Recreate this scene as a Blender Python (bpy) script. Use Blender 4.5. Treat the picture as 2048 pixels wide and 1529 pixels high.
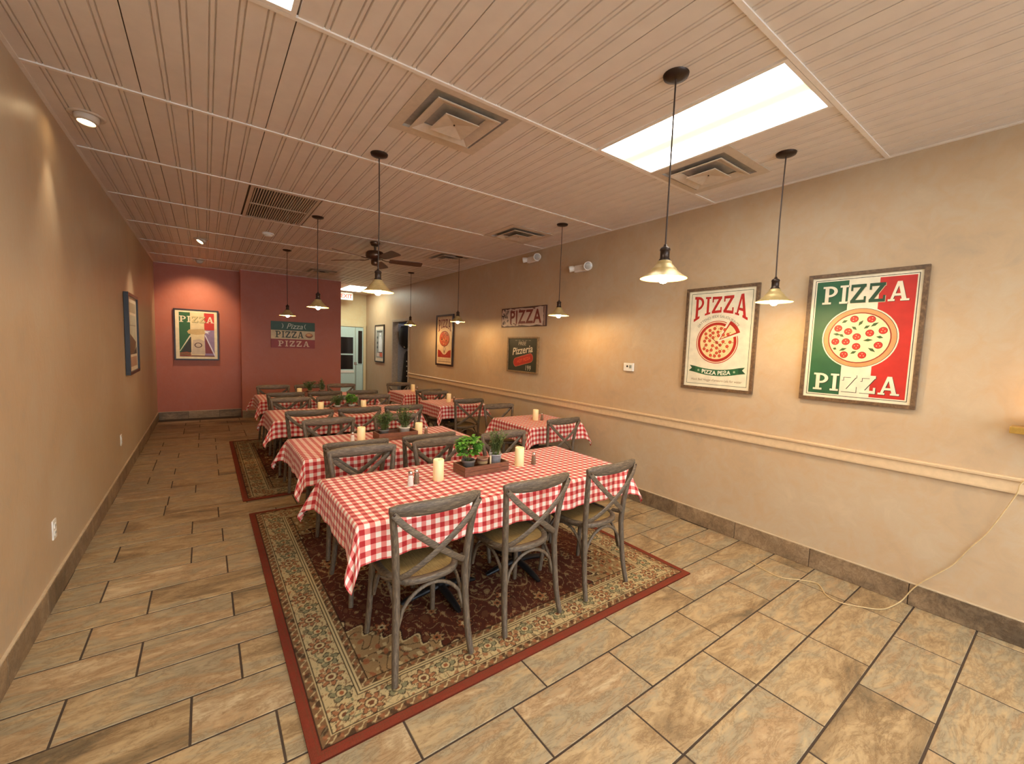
import bpy, bmesh, math, random
import numpy as np
from mathutils import Vector, Matrix
random.seed(7)
PI = math.pi
scene = bpy.context.scene
for o in list(bpy.data.objects): bpy.data.objects.remove(o, do_unlink=True)
COL = scene.collection

# ------------------------------------------------------------------ camera
cam_d = bpy.data.cameras.new('camera'); cam = bpy.data.objects.new('camera', cam_d); COL.objects.link(cam)
cam_d.sensor_width = 36.0; cam_d.lens = 840.43 / 2048 * 36; cam_d.clip_start = 0.02
rt = Vector((0.80846657, -0.58748362, 0.03528166)); up = Vector((0.01808577, 0.08471857, 0.99624077)); fw = Vector((0.58826415, 0.80478926, -0.07911723))
M = Matrix((rt, up, -fw)).transposed().to_4x4(); M.translation = (0, 0, 1.60)
cam.matrix_world = M
scene.camera = cam

# ------------------------------------------------------------------ world, exposure, light levels
w = bpy.data.worlds.new('world'); scene.world = w; w.use_nodes = True
w.node_tree.nodes['Background'].inputs[0].default_value = (0.74, 0.87, 1.0, 1)
w.node_tree.nodes['Background'].inputs[1].default_value = 8.0
vs = scene.view_settings
vs.view_transform = 'Standard'; vs.look = 'None'; vs.exposure = 0.20; vs.gamma = 1.0; vs.use_curve_mapping = False
PANEL_E = 9.5       # fluorescent ceiling panels
BULB_E = 430.0       # pendant bulbs
SPOT_W = 34.0        # recessed eyeball spots
HALL_E = 16.0

# ------------------------------------------------------------------ helpers
def lin(c):
    r = []
    for v in c[:3]:
        v /= 255.0
        r.append(v / 12.92 if v <= 0.04045 else ((v + 0.055) / 1.055) ** 2.4)
    return (r[0], r[1], r[2], 1.0)

class NT:
    """tiny node-graph helper"""
    def __init__(s, name):
        s.m = bpy.data.materials.new(name); s.m.use_nodes = True
        s.t = s.m.node_tree; s.b = s.t.nodes['Principled BSDF']
    def n(s, typ, **kw):
        x = s.t.nodes.new(typ)
        for k, v in kw.items(): setattr(x, k, v)
        return x
    def l(s, a, b): s.t.links.new(a, b)
    def put(s, sock, v):
        if hasattr(v, 'links'): s.l(v, sock)
        else: sock.default_value = v
    def math(s, op, a, b=0.0, c=None):
        x = s.n('ShaderNodeMath', operation=op)
        s.put(x.inputs[0], a); s.put(x.inputs[1], b)
        if c is not None: s.put(x.inputs[2], c)
        return x.outputs[0]
    def mix(s, f, a, b, mode='MIX'):
        x = s.n('ShaderNodeMix', data_type='RGBA', blend_type=mode)
        s.put(x.inputs[0], f); s.put(x.inputs[6], a); s.put(x.inputs[7], b)
        return x.outputs[2]
    def noise(s, vec, scale, detail=4, rough=0.55, dist=0.0):
        x = s.n('ShaderNodeTexNoise'); x.inputs['Scale'].default_value = scale
        x.inputs['Detail'].default_value = detail; x.inputs['Roughness'].default_value = rough; x.inputs['Distortion'].default_value = dist
        if vec is not None: s.l(vec, x.inputs['Vector'])
        return x.outputs['Fac']
    def ramp(s, f, stops):
        x = s.n('ShaderNodeValToRGB'); cr = x.color_ramp
        while len(cr.elements) < len(stops): cr.elements.new(0.5)
        for e, (p, c) in zip(cr.elements, stops): e.position = p; e.color = c
        s.l(f, x.inputs[0]); return x.outputs[0]
    def mapping(s, vec, scale=(1, 1, 1), rot=(0, 0, 0), loc=None):
        x = s.n('ShaderNodeMapping'); s.l(vec, x.inputs[0]); x.inputs['Scale'].default_value = scale; x.inputs['Rotation'].default_value = rot
        if loc is not None: s.put(x.inputs['Location'], loc)
        return x.outputs[0]
    def coord(s, which='Object'): return s.n('ShaderNodeTexCoord').outputs[which]
    def pos(s): return s.n('ShaderNodeNewGeometry').outputs['Position']
    def bump(s, h, strength=0.3, dist=0.01):
        x = s.n('ShaderNodeBump'); x.inputs['Strength'].default_value = strength; x.inputs['Distance'].default_value = dist
        s.l(h, x.inputs['Height']); s.l(x.outputs[0], s.b.inputs['Normal'])
    def base(s, c): s.put(s.b.inputs['Base Color'], c)
    def set(s, **kw):
        for k, v in kw.items(): s.put(s.b.inputs[k.replace('_', ' ')], v)
        return s

def plain(name, rgb, rough=0.5, metal=0.0, var=0.06, scale=30.0, **kw):
    n = NT(name); c = lin(rgb)
    f = n.noise(n.coord(), scale, 3)
    d = tuple(max(0, v * (1 - var * 2)) for v in c[:3]) + (1,); e = tuple(min(1, v * (1 + var * 2)) for v in c[:3]) + (1,)
    n.base(n.ramp(f, [(0.3, d), (0.7, e)])); n.set(Roughness=rough, Metallic=metal, **kw)
    return n.m

def emit(name, rgb, strength, base=(240, 240, 235)):
    n = NT(name); n.base(lin(base)); n.b.inputs['Emission Color'].default_value = lin(rgb); n.b.inputs['Emission Strength'].default_value = strength
    return n.m

class MB:
    """mesh builder: collects faces, links ONE object"""
    def __init__(s): s.v = []; s.f = []; s.mi = []; s.sm = []; s.uv = None
    def add(s, vs, fs, mi=0, smooth=False):
        o = len(s.v); s.v += [tuple(p) for p in vs]
        for f in fs: s.f.append(tuple(i + o for i in f)); s.mi.append(mi); s.sm.append(smooth)
    def box(s, c, d, mi=0, rz=0.0):
        x, y, z = (v / 2 for v in d); co, si = math.cos(rz), math.sin(rz)
        vs = []
        for sx, sy, sz in ((-1,-1,-1),(1,-1,-1),(1,1,-1),(-1,1,-1),(-1,-1,1),(1,-1,1),(1,1,1),(-1,1,1)):
            a, b = sx * x, sy * y
            vs.append((c[0] + a * co - b * si, c[1] + a * si + b * co, c[2] + sz * z))
        s.add(vs, [(0,3,2,1),(4,5,6,7),(0,1,5,4),(1,2,6,5),(2,3,7,6),(3,0,4,7)], mi)
    def bx(s, x0, x1, y0, y1, z0, z1, mi=0): s.box(((x0+x1)/2, (y0+y1)/2, (z0+z1)/2), (x1-x0, y1-y0, z1-z0), mi)
    def cbox(s, x0, x1, y0, y1, z0, z1, ch, mi=0):
        """box whose top edges are chamfered"""
        vs = [(x0,y0,z0),(x1,y0,z0),(x1,y1,z0),(x0,y1,z0),(x0,y0,z1-ch),(x1,y0,z1-ch),(x1,y1,z1-ch),(x0,y1,z1-ch),
              (x0+ch,y0+ch,z1),(x1-ch,y0+ch,z1),(x1-ch,y1-ch,z1),(x0+ch,y1-ch,z1)]
        s.add(vs, [(0,3,2,1),(0,1,5,4),(1,2,6,5),(2,3,7,6),(3,0,4,7),(4,5,9,8),(5,6,10,9),(6,7,11,10),(7,4,8,11),(8,9,10,11)], mi)
    def tube(s, path, r, n=8, mi=0, cap=True, flat=None, ref=None):
        """swept tube; r scalar or list; flat=(a,b) gives an elliptical/flat section with axis b along ref"""
        P = [Vector(p) for p in path]; k = len(P); R = r if isinstance(r, (list, tuple)) else [r] * k
        rings = []; prev = None
        for i in range(k):
            t = (P[min(i+1, k-1)] - P[max(i-1, 0)]).normalized()
            if ref is not None: u = (Vector(ref) - t * t.dot(Vector(ref)))
            elif prev is None:
                u = t.orthogonal()
            else: u = prev - t * t.dot(prev)
            u.normalize(); prev = u; v = t.cross(u)
            a, b = (flat if flat else (1, 1))
            rings.append([P[i] + (u * math.cos(2*PI*j/n) * b + v * math.sin(2*PI*j/n) * a) * R[i] for j in range(n)])
        vs = [p for g in rings for p in g]; fs = []
        for i in range(k-1):
            for j in range(n): fs.append((i*n+j, i*n+(j+1) % n, (i+1)*n+(j+1) % n, (i+1)*n+j))
        s.add(vs, fs, mi, True)
        if cap:
            s.add(rings[0], [tuple(range(n))[::-1]], mi); s.add(rings[-1], [tuple(range(n))], mi)
    def lathe(s, prof, n=20, c=(0, 0, 0), mi=0, smooth=True, axis='z'):
        vs = []; fs = []
        for r, z in prof:
            for j in range(n):
                a = 2*PI*j/n; p = (r*math.cos(a), r*math.sin(a), z)
                if axis == 'x': p = (p[2], p[0], p[1])
                if axis == 'y': p = (p[0], p[2], p[1])
                vs.append((c[0]+p[0], c[1]+p[1], c[2]+p[2]))
        for i in range(len(prof)-1):
            for j in range(n): fs.append((i*n+j, i*n+(j+1) % n, (i+1)*n+(j+1) % n, (i+1)*n+j))
        s.add(vs, fs, mi, smooth)
        if prof[0][0] > 1e-6: s.add(vs[:n], [tuple(range(n))[::-1]], mi)
        if prof[-1][0] > 1e-6: s.add(vs[-n:], [tuple(range(n))], mi)
    def prism(s, poly, z0, z1, mi=0, smooth=False):
        n = len(poly); vs = [(x, y, z0) for x, y in poly] + [(x, y, z1) for x, y in poly]
        s.add(vs, [tuple(range(n))[::-1], tuple(range(n, 2*n))], mi)
        s.add(vs, [(i, (i+1) % n, n+(i+1) % n, n+i) for i in range(n)], mi, smooth)
    def build(s, name, mats, parent=None, loc=(0, 0, 0), rz=0.0, bevel=0.0, mesh_only=False):
        me = bpy.data.meshes.new(name); me.from_pydata([tuple(v) for v in s.v], [], s.f)
        if not isinstance(mats, (list, tuple)): mats = [mats]
        for m in mats: me.materials.append(m)
        me.polygons.foreach_set('material_index', s.mi); me.polygons.foreach_set('use_smooth', s.sm)
        if s.uv is not None:
            uvl = me.uv_layers.new(name='UVMap'); li = np.zeros(len(me.loops), dtype=np.int32); me.loops.foreach_get('vertex_index', li)
            uvl.data.foreach_set('uv', np.asarray(s.uv, dtype=np.float32)[li].ravel())
        if bevel > 0:
            bm = bmesh.new(); bm.from_mesh(me); bmesh.ops.remove_doubles(bm, verts=bm.verts, dist=1e-6)
            es = [e for e in bm.edges if len(e.link_faces) == 2 and e.calc_face_angle(0) > 0.6]
            bmesh.ops.bevel(bm, geom=es, offset=bevel, segments=2, profile=0.6, affect='EDGES', clamp_overlap=True)
            bm.to_mesh(me); bm.free()
        me.update()
        if mesh_only: return me
        return link(name, me, parent, loc, rz)

def link(name, me, parent=None, loc=(0, 0, 0), rz=0.0):
    o = bpy.data.objects.new(name, me); COL.objects.link(o); o.parent = parent; o.location = loc; o.rotation_euler = (0, 0, rz)
    return o
def empty(name, loc=(0, 0, 0), rz=0.0, label=None, cat=None, group=None):
    o = bpy.data.objects.new(name, None); COL.objects.link(o); o.location = loc; o.rotation_euler = (0, 0, rz); o.empty_display_size = 0.1
    if label: tag(o, label, cat, group)
    return o
def tag(o, label, cat, group=None):
    o['label'] = label; o['category'] = cat
    if group: o['group'] = group
    return o
def struct(o): o['kind'] = 'structure'; return o
def stuff(o): o['kind'] = 'stuff'; return o
def copy_tree(o, parent=None):
    c = o.copy(); COL.objects.link(c); c.parent = parent
    for ch in list(o.children): copy_tree(ch, c)
    return c

# ------------------------------------------------------------------ materials
def mat_plaster(name, rgb, amp=0.10, rough=0.42):
    n = NT(name); p = n.pos(); c = lin(rgb)
    a = n.noise(p, 1.6, 5, 0.6, 0.6); b = n.noise(p, 9.0, 5, 0.6, 1.0)
    f = n.math('ADD', n.math('MULTIPLY', a, 0.6), n.math('MULTIPLY', b, 0.4))
    d = tuple(v * (1 - amp * 1.6) for v in c[:3]) + (1,); e = tuple(min(1, v * (1 + amp * 1.3)) for v in c[:3]) + (1,)
    warm = (c[0] * 1.0, c[1] * 0.93, c[2] * 0.86, 1)
    n.base(n.ramp(f, [(0.30, d), (0.46, warm), (0.56, c), (0.72, e)]))
    n.set(Roughness=n.math('MULTIPLY_ADD', b, 0.25, rough - 0.1)); n.b.inputs['Specular IOR Level'].default_value = 0.35
    n.bump(n.noise(n.mapping(p, (1, 1, 0.6)), 14, 5, 0.6, 0.8), 0.22, 0.012)
    return n.m
M_wall = mat_plaster('beige_plaster', (192, 171, 142))
M_red = mat_plaster('terracotta_plaster', (180, 110, 92), 0.05, 0.5)
M_cream = mat_plaster('cream_plaster', (214, 200, 160), 0.05, 0.5)

def mat_tile(name, stops, dark=0.0):
    n = NT(name); r = n.n('ShaderNodeObjectInfo').outputs['Random']
    sh = n.n('ShaderNodeCombineXYZ'); n.l(n.math('MULTIPLY', r, 37.0), sh.inputs[0]); n.l(n.math('MULTIPLY', r, 91.0), sh.inputs[1]); n.l(n.math('MULTIPLY', r, 53.0), sh.inputs[2])
    v = n.mapping(n.pos(), (0.75, 2.3, 2.0), (0, 0, 0.55), sh.outputs[0])
    a = n.noise(v, 2.2, 8, 0.68, 0.7); b = n.noise(v, 7.0, 9, 0.74, 0.6); g = n.noise(v, 1.1, 3, 0.5, 0.3)
    f = n.math('ADD', n.math('MULTIPLY', a, 0.72), n.math('MULTIPLY', g, 0.30))
    f = n.math('ADD', f, n.math('MULTIPLY', n.math('SUBTRACT', r, 0.5), 0.13))
    c = n.ramp(f, stops)
    vein = n.ramp(n.math('ABSOLUTE', n.math('SUBTRACT', b, 0.5)), [(0.0, (0.66, 0.58, 0.50, 1)), (0.035, (0.94, 0.92, 0.90, 1)), (0.16, (1.10, 1.08, 1.04, 1))])
    n.base(n.mix(0.95, c, vein, 'MULTIPLY'))
    n.set(Roughness=n.math('MULTIPLY_ADD', b, 0.35, 0.27)); n.b.inputs['Specular IOR Level'].default_value = 0.45
    n.bump(n.math('ADD', n.math('MULTIPLY', a, 0.6), n.math('MULTIPLY', b, 0.5)), 0.35, 0.012)
    return n.m
M_tile = mat_tile('slate_look_tile', [(0.34, lin((112, 98, 76))), (0.43, lin((154, 130, 96))), (0.49, lin((182, 158, 120))), (0.55, lin((158, 146, 120))), (0.61, lin((172, 144, 108))), (0.70, lin((200, 182, 148)))])
M_base = mat_tile('baseboard_tile', [(0.32, lin((92, 78, 62))), (0.5, lin((144, 122, 96))), (0.66, lin((172, 148, 118)))])
M_grout = plain('grout', (66, 52, 40), 0.9)
M_caulk = plain('caulk', (196, 176, 146), 0.7)
M_ceil = plain('ceiling_white', (224, 214, 204), 0.45, var=0.02, scale=8)
M_tee = plain('grid_white', (236, 228, 218), 0.4, var=0.02)
M_ceil_gap = plain('ceiling_gap', (96, 78, 64), 0.8)
M_trim = plain('trim_beige', (214, 186, 148), 0.35, var=0.03)
M_white = plain('white_plastic', (232, 228, 218), 0.35, var=0.02)
M_vent = plain('vent_white', (206, 192, 174), 0.4, var=0.03)
M_duct = plain('duct_grey', (168, 162, 154), 0.7)
M_black = plain('black_void', (16, 14, 13), 0.8)
M_iron = plain('black_iron', (24, 24, 27), 0.45, 0.2)
M_bronze = plain('dark_bronze', (62, 50, 44), 0.35, 0.7)
M_cord = plain('brown_cord', (58, 42, 34), 0.6)
M_shade = plain('brass_shade', (188, 164, 112), 0.38, 0.35)
M_shade_in = plain('shade_inside', (236, 214, 140), 0.5)
M_brass = plain('brass', (196, 160, 84), 0.3, 0.6)
M_bulb = emit('bulb_glow', (255, 212, 152), BULB_E)
n = NT('panel_glow'); sp_ = n.n('ShaderNodeSeparateXYZ'); n.l(n.coord(), sp_.inputs[0]); ax = n.math('ABSOLUTE', sp_.outputs[0])   # two tubes behind the diffuser, dimmer between them
k_ = n.n('ShaderNodeMapRange', interpolation_type='SMOOTHSTEP'); k_.inputs[1].default_value = 0.015; k_.inputs[2].default_value = 0.115; n.l(ax, k_.inputs[0])
n.l(n.mix(k_.outputs[0], (0.95, 1.0, 0.55, 1), lin((255, 250, 238))), n.b.inputs['Emission Color']); n.l(n.math('MULTIPLY_ADD', n.math('POWER', k_.outputs[0], 2.0), PANEL_E*1.2, 1.0), n.b.inputs['Emission Strength']); M_panel = n.m
M_hallpanel = emit('hall_panel_glow', (236, 246, 226), HALL_E)
M_spot = emit('spot_glow', (255, 226, 176), 30.0)
M_fanwood = plain('fan_blade_wood', (96, 62, 46), 0.4, 0.0, 0.12)
M_fanmetal = plain('fan_bronze', (104, 84, 70), 0.3, 0.8)
M_steel = plain('galvanised_steel', (196, 202, 210), 0.35, 0.55, 0.10)
M_chrome = plain('chrome', (210, 210, 210), 0.15, 1.0, 0.02)
M_salt = plain('salt_glass', (226, 222, 214), 0.15)
M_pepper = plain('pepper_glass', (120, 98, 78), 0.2, 0, 0.3, 200)
M_terra = plain('terracotta_pot', (150, 110, 88), 0.8)
M_darkpot = plain('grey_pot', (112, 104, 98), 0.7)
M_whitepot = plain('white_pot', (206, 198, 186), 0.5)
M_soil = plain('soil', (48, 36, 28), 0.95)
M_cream_pl = plain('cream_label', (226, 206, 168), 0.6)
M_door = plain('aqua_door', (190, 214, 208), 0.4, var=0.02)
M_glassdark = plain('dark_glass', (34, 28, 26), 0.1, 0.0)
M_greydoor = plain('grey_panel', (160, 164, 172), 0.5)
M_dkfab = plain('black_fabric', (30, 29, 28), 0.85)
M_frame_dk = plain('dark_frame', (44, 24, 18), 0.35)
M_frame_bk = plain('black_frame', (26, 22, 24), 0.35)
M_stem = plain('stem_green', (96, 112, 58), 0.7)
def mat_leaf(name, a, b):
    n = NT(name); f = n.noise(n.coord(), 28, 2); n.base(n.ramp(f, [(0.35, lin(a)), (0.65, lin(b))])); n.set(Roughness=0.45)
    n.b.inputs['Subsurface Weight'].default_value = 0.0
    return n.m
M_basil = mat_leaf('basil_leaf', (52, 110, 30), (118, 170, 58)); M_herb = mat_leaf('herb_leaf', (66, 88, 44), (124, 140, 84)); M_parsley = mat_leaf('parsley_leaf', (38, 74, 30), (86, 116, 50))

def mat_wood(name, a, b, c, scale=(4, 4, 30), rough=0.55):
    n = NT(name); v = n.mapping(n.coord(), scale); f = n.noise(v, 6.0, 6, 0.65, 0.5); g = n.noise(n.coord(), 5.0, 4, 0.6)
    col = n.ramp(f, [(0.28, lin(a)), (0.5, lin(b)), (0.72, lin(c))])
    n.base(n.mix(n.math('MULTIPLY', g, 0.35), col, lin((112, 101, 88)))); n.set(Roughness=rough); n.bump(f, 0.25, 0.004)
    return n.m
M_chair = mat_wood('weathered_wood', (44, 35, 27), (90, 74, 57), (136, 118, 95), (22, 22, 3))
M_rail = mat_wood('weathered_wood_rail', (44, 35, 27), (90, 74, 57), (136, 118, 95), (3, 22, 22))
M_seat = mat_wood('seat_rattan', (104, 82, 42), (156, 128, 74), (188, 162, 106), (60, 3, 3), 0.5)
M_boxwood = mat_wood('planter_wood', (70, 36, 22), (122, 68, 42), (156, 98, 64), (3, 30, 30))
M_tablewood = mat_wood('table_wood', (54, 36, 24), (92, 62, 42), (120, 86, 60), (2, 14, 14))
M_frame_wd = mat_wood('brown_frame', (52, 34, 20), (98, 70, 44), (134, 104, 72), (6, 6, 6), 0.45)
M_frame_lt = mat_wood('tan_frame', (96, 72, 44), (140, 110, 70), (170, 140, 96), (6, 6, 6), 0.5)

def mat_gingham(period=0.052):
    n = NT('red_gingham'); uv = n.coord('UV'); sp = n.n('ShaderNodeSeparateXYZ'); n.l(uv, sp.inputs[0])
    def st(o): return n.math('LESS_THAN', n.math('FRACT', n.math('MULTIPLY', o, 1 / period)), 0.5)
    a, b = st(sp.outputs[0]), st(sp.outputs[1]); s = n.math('ADD', a, b)
    tw = n.n('ShaderNodeTexWave'); tw.inputs['Scale'].default_value = 260; tw.bands_direction = 'DIAGONAL'; n.l(uv, tw.inputs['Vector'])
    col = n.mix(n.math('GREATER_THAN', s, 0.5), lin((240, 228, 214)), n.mix(n.math('GREATER_THAN', s, 1.5), lin((222, 128, 118)), lin((176, 26, 30))))
    n.base(n.mix(0.08, col, tw.outputs['Color'], 'MULTIPLY')); n.set(Roughness=0.85); n.b.inputs['Sheen Weight'].default_value = 0.15
    n.bump(n.noise(uv, 60, 3), 0.08, 0.003)
    return n.m
M_cloth = mat_gingham()

def mat_candle():
    n = NT('candle_wax'); n.base(lin((244, 224, 176))); n.set(Roughness=0.45)
    n.b.inputs['Subsurface Weight'].default_value = 0.25; n.b.inputs['Subsurface Radius'].default_value = (0.03, 0.015, 0.006)
    n.b.inputs['Emission Color'].default_value = lin((255, 206, 128)); n.b.inputs['Emission Strength'].default_value = 0.12   # faint warm emission over all the wax
    return n.m
M_candle = mat_candle()
M_wick = plain('wick', (70, 54, 40), 0.8)

# ------------------------------------------------------------------ room shell
XL, XR, YF, YB1, YB2, YE, HC = -0.756, 3.748, -2.671, 10.36, 10.06, 12.32, 2.98
XP, XH = 0.585, 2.492          # start of the projecting part of the back wall, start of the hall
DY0, DY1, DZ = 9.18, 10.16, 2.15   # doorway in the right wall

mb = MB(); mb.bx(XL-0.3, XR+1.3, YF-0.3, YE+0.3, -0.10, -0.0022); floor = struct(mb.build('floor', M_grout))
TILE_L, TILE_D, GAP = 0.634, 0.281, 0.009
Y0 = 0.265
offs = {-1: 3.04, 0: 2.60, 1: 2.794, 2: 2.79, 3: 2.985, 4: 3.19, 5: 3.39, 6: -0.078, 7: 0.114, 8: -0.292, 9: 0.107, 10: -0.30, 11: 0.097, 12: -0.11, 13: 0.087, 14: -0.117, 15: 0.07, 16: -0.33}
tile_meshes = {}
def tile_mesh(wd, dp):
    k = (round(wd, 3), round(dp, 3))
    if k not in tile_meshes:
        m = MB(); m.cbox(-wd/2, wd/2, -dp/2, dp/2, -0.003, 0.0, 0.0018); tile_meshes[k] = m.build('floor_tile', M_tile, mesh_only=True)
    return tile_meshes[k]
far = MB(); ntile = 0
k0 = int(math.floor((YF - Y0) / TILE_D)); k1 = int(math.ceil((YE - Y0) / TILE_D))
rnd = random.Random(3)
for k in range(k0, k1):
    ya = max(YF, Y0 + k*TILE_D); yb = min(YE, ya + TILE_D) if k == k0 else min(YE, Y0 + (k+1)*TILE_D)
    if yb - ya < 0.03: continue
    o = offs.get(k, rnd.choice((0.1, -0.11, -0.32)))
    x = o - math.ceil((o - XL) / TILE_L) * TILE_L
    xmin, xmax = (XL, XR) if yb < YB1 else (XH, XR)
    while x < xmax:
        a, b = max(x, xmin), min(x + TILE_L, xmax)
        x += TILE_L
        if b - a < 0.03: continue
        wd, dp = b - a - GAP, yb - ya - GAP
        hidden = (ya < -0.35)
        if -0.35 <= ya < 9.0 and ntile < 296:
            link('floor_tile', tile_mesh(wd, dp), floor, ((a+b)/2, (ya+yb)/2, 0)); ntile += 1
        else: far.cbox(a+GAP/2, b-GAP/2, ya+GAP/2, yb-GAP/2, -0.003, 0, 0.0018)
stuff(far.build('far_floor_tiles', M_tile, floor))

def wallobj(name, mat, boxes):
    m = MB()
    for b in boxes: m.bx(*b)
    return struct(m.build(name, mat))
wallobj('wall_left', M_wall, [(XL-0.14, XL, YF, YB1, 0, HC)])
wallobj('wall_right', M_wall, [(XR, XR+0.12, YF, DY0, 0, HC), (XR, XR+0.12, DY0, DY1, DZ, HC), (XR, XR+0.12, DY1, YE, 0, HC)])
wallobj('wall_back', M_red, [(XL-0.14, XP, YB1, YB1+0.14, 0, HC)])
wallobj('wall_back_projection', M_red, [(XP, XH, YB2, YE, 0, HC)])
wallobj('wall_hall', M_cream, [(XH, XR+0.12, YE, YE+0.14, 0, HC)])
WX0, WX1, WZ0, WZ1 = -0.45, 3.45, 0.45, 2.70
wallobj('wall_front', M_wall, [(XL-0.14, WX0, YF-0.14, YF, 0, HC), (WX1, XR+0.12, YF-0.14, YF, 0, HC), (WX0, WX1, YF-0.14, YF, 0, WZ0), (WX0, WX1, YF-0.14, YF, WZ1, HC)])
n = NT('window_glass'); tr = n.n('ShaderNodeBsdfTransparent'); mx = n.n('ShaderNodeMixShader'); gl = n.n('ShaderNodeBsdfGlossy'); gl.inputs['Roughness'].default_value = 0.02
mx.inputs[0].default_value = 0.06; n.l(tr.outputs[0], mx.inputs[1]); n.l(gl.outputs[0], mx.inputs[2]); n.l(mx.outputs[0], n.t.nodes['Material Output'].inputs[0]); M_glass = n.m
m = MB()
for k in range(4): xx = WX0 + (WX1-WX0-0.05)*k/3; m.bx(xx, xx+0.05, YF-0.10, YF-0.04, WZ0, WZ1)
m.bx(WX0, WX1, YF-0.10, YF-0.04, WZ0, WZ0+0.05); m.bx(WX0, WX1, YF-0.10, YF-0.04, WZ1-0.05, WZ1); win = struct(m.build('added_window_1', M_bronze))  # unseen window, added so daylight fills the room from behind the camera
for k in range(3):
    xa = WX0 + (WX1-WX0-0.05)*k/3 + 0.05; xb = WX0 + (WX1-WX0-0.05)*(k+1)/3; m = MB(); m.bx(xa, xb, YF-0.073, YF-0.067, WZ0+0.05, WZ1-0.05); m.build('pane', M_glass, win)
wallobj('pavement', plain('pavement_grey', (150, 146, 140), 0.8), [(XL-6, XR+6, YF-8, YF-0.14, -0.12, -0.02)])
# closet behind the doorway
wallobj('wall_closet', M_greydoor, [(4.62, 4.70, 8.3, 11.4, 0, 2.6), (XR+0.12, 4.70, 8.22, 8.3, 0, 2.6), (XR+0.12, 4.70, 11.4, 11.48, 0, 2.6), (XR+0.12, 4.70, 8.22, 11.48, 2.6, 2.68)])

# baseboards made of tiles
def baseboard(name, p0, p1, nrm, first, pitch, h=0.15):
    """tiles along the straight run p0 -> p1, standing proud of the wall in direction nrm"""
    d = Vector((p1[0]-p0[0], p1[1]-p0[1], 0)); L = d.length; d.normalize(); nv = Vector(nrm + (0,)); rz = math.atan2(d.y, d.x)
    side = 1 if d.cross(nv).z > 0 else -1
    m = MB(); m.bx(0, L, 0 if side > 0 else -0.009, 0.009 if side > 0 else 0, 0, h - 0.004); m.bx(0, L, 0 if side > 0 else -0.013, 0.013 if side > 0 else 0, h-0.004, h+0.004, 1)
    root = struct(m.build(name, [M_grout, M_caulk], None, (p0[0], p0[1], 0), rz))
    x = first - math.ceil(first / pitch) * pitch
    while x < L:
        a, b = max(0, x), min(L, x + pitch); x += pitch
        if b - a < 0.03: continue
        t = MB(); ww = (b - a - 0.005) / 2
        t.bx(-ww, ww, -0.007, 0.007, 0.002, h-0.002)
        t.build('baseboard_tile', M_base, root, ((a+b)/2, side*0.0085, 0), bevel=0.002)
    return root
baseboard('baseboard_right', (XR, YF), (XR, DY0-0.06), (-1, 0), 0.58 - YF, 0.568)
baseboard('baseboard_hall', (XR, DY1+0.06), (XR, YE), (-1, 0), 0.2, 0.568)
baseboard('baseboard_left', (XL, YF), (XL, YB1), (1, 0), 3.334 - YF, 0.60)
baseboard('baseboard_back', (XL+0.014, YB1), (XP, YB1), (0, -1), 0.45, 0.5)
baseboard('baseboard_back_projection', (XP, YB2), (XH, YB2), (0, -1), 0.3, 0.568)

# chair rail on the right wall
m = MB()
prof = [(0, 0.872), (-0.020, 0.874), (-0.022, 0.885), (-0.020, 0.935), (-0.022, 0.942), (-0.034, 0.950), (-0.036, 0.962), (-0.030, 0.968), (0, 0.968)]
n_ = len(prof); vs_ = [(XR+x, YF, z) for x, z in prof] + [(XR+x, DY0-0.06, z) for x, z in prof]
m.add(vs_, [(i, i+1, n_+i+1, n_+i) for i in range(n_-1)] + [tuple(range(n_))[::-1], tuple(range(n_, 2*n_))])
struct(m.build('trim_1', M_trim))
# door casing around the doorway
m = MB()
for ya, yb in ((DY0-0.055, DY0+0.005), (DY1-0.005, DY1+0.055)): m.bx(XR-0.016, XR+0.13, ya, yb, 0, DZ+0.055)
m.bx(XR-0.018, XR+0.13, DY0-0.055, DY1+0.055, DZ-0.005, DZ+0.055)
struct(m.build('trim_2', plain('casing', (176, 160, 140), 0.5), bevel=0.003))

# ceiling: suspended grid with beadboard panels
mb = MB(); mb.bx(XL-0.14, XR+0.12, YF-0.14, YE+0.14, HC+0.012, HC+0.10); ceiling = struct(mb.build('ceiling', M_ceil_gap))
GX0, GX, GY0, GY = -0.2669, 0.6096, 2.1145, 1.1964
def gx(i): return GX0 + GX*i
def gy(j): return GY0 + GY*j
def panel_mesh(xa, xb, cell0, ln, key, cache={}):
    """beadboard panel; xa..xb are offsets inside a full cell"""
    if key in cache: return cache[key]
    pts = [(xa, 0.0)]
    for f in (0.19, 0.355, 0.52, 0.685, 0.85):
        c = f * GX
        for dx, dz in ((-0.0150, 0), (-0.0125, 0.009), (-0.0105, 0.009), (-0.0070, 0.0005), (0.0070, 0.0005), (0.0105, 0.009), (0.0125, 0.009), (0.0150, 0)):
            if xa + 0.004 < c + dx < xb - 0.004: pts.append((c + dx, dz))
    pts.append((xb, 0.0)); k = len(pts); m = MB()
    vs = [(x, 0, z) for x, z in pts] + [(x, ln, z) for x, z in pts]
    m.add(vs, [(i, k+i, k+i+1, i+1) for i in range(k-1)])
    m.add([(xa, 0, 0), (xb, 0, 0), (xb, ln, 0), (xa, ln, 0), (xa, 0, 0.0115), (xb, 0, 0.0115), (xb, ln, 0.0115), (xa, ln, 0.0115)], [(0, 1, 5, 4), (1, 2, 6, 5), (2, 3, 7, 6), (3, 0, 4, 7), (4, 5, 6, 7)])
    cache[key] = m.build('ceiling_panel', M_ceil, mesh_only=True); return cache[key]
skip = set()
lights = [(4, -1), (0, -1), (4, -3), (0, -3), (2, -3)]
skip |= set(lights); skip.add((1, 2))                              # return grille cell
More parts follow.
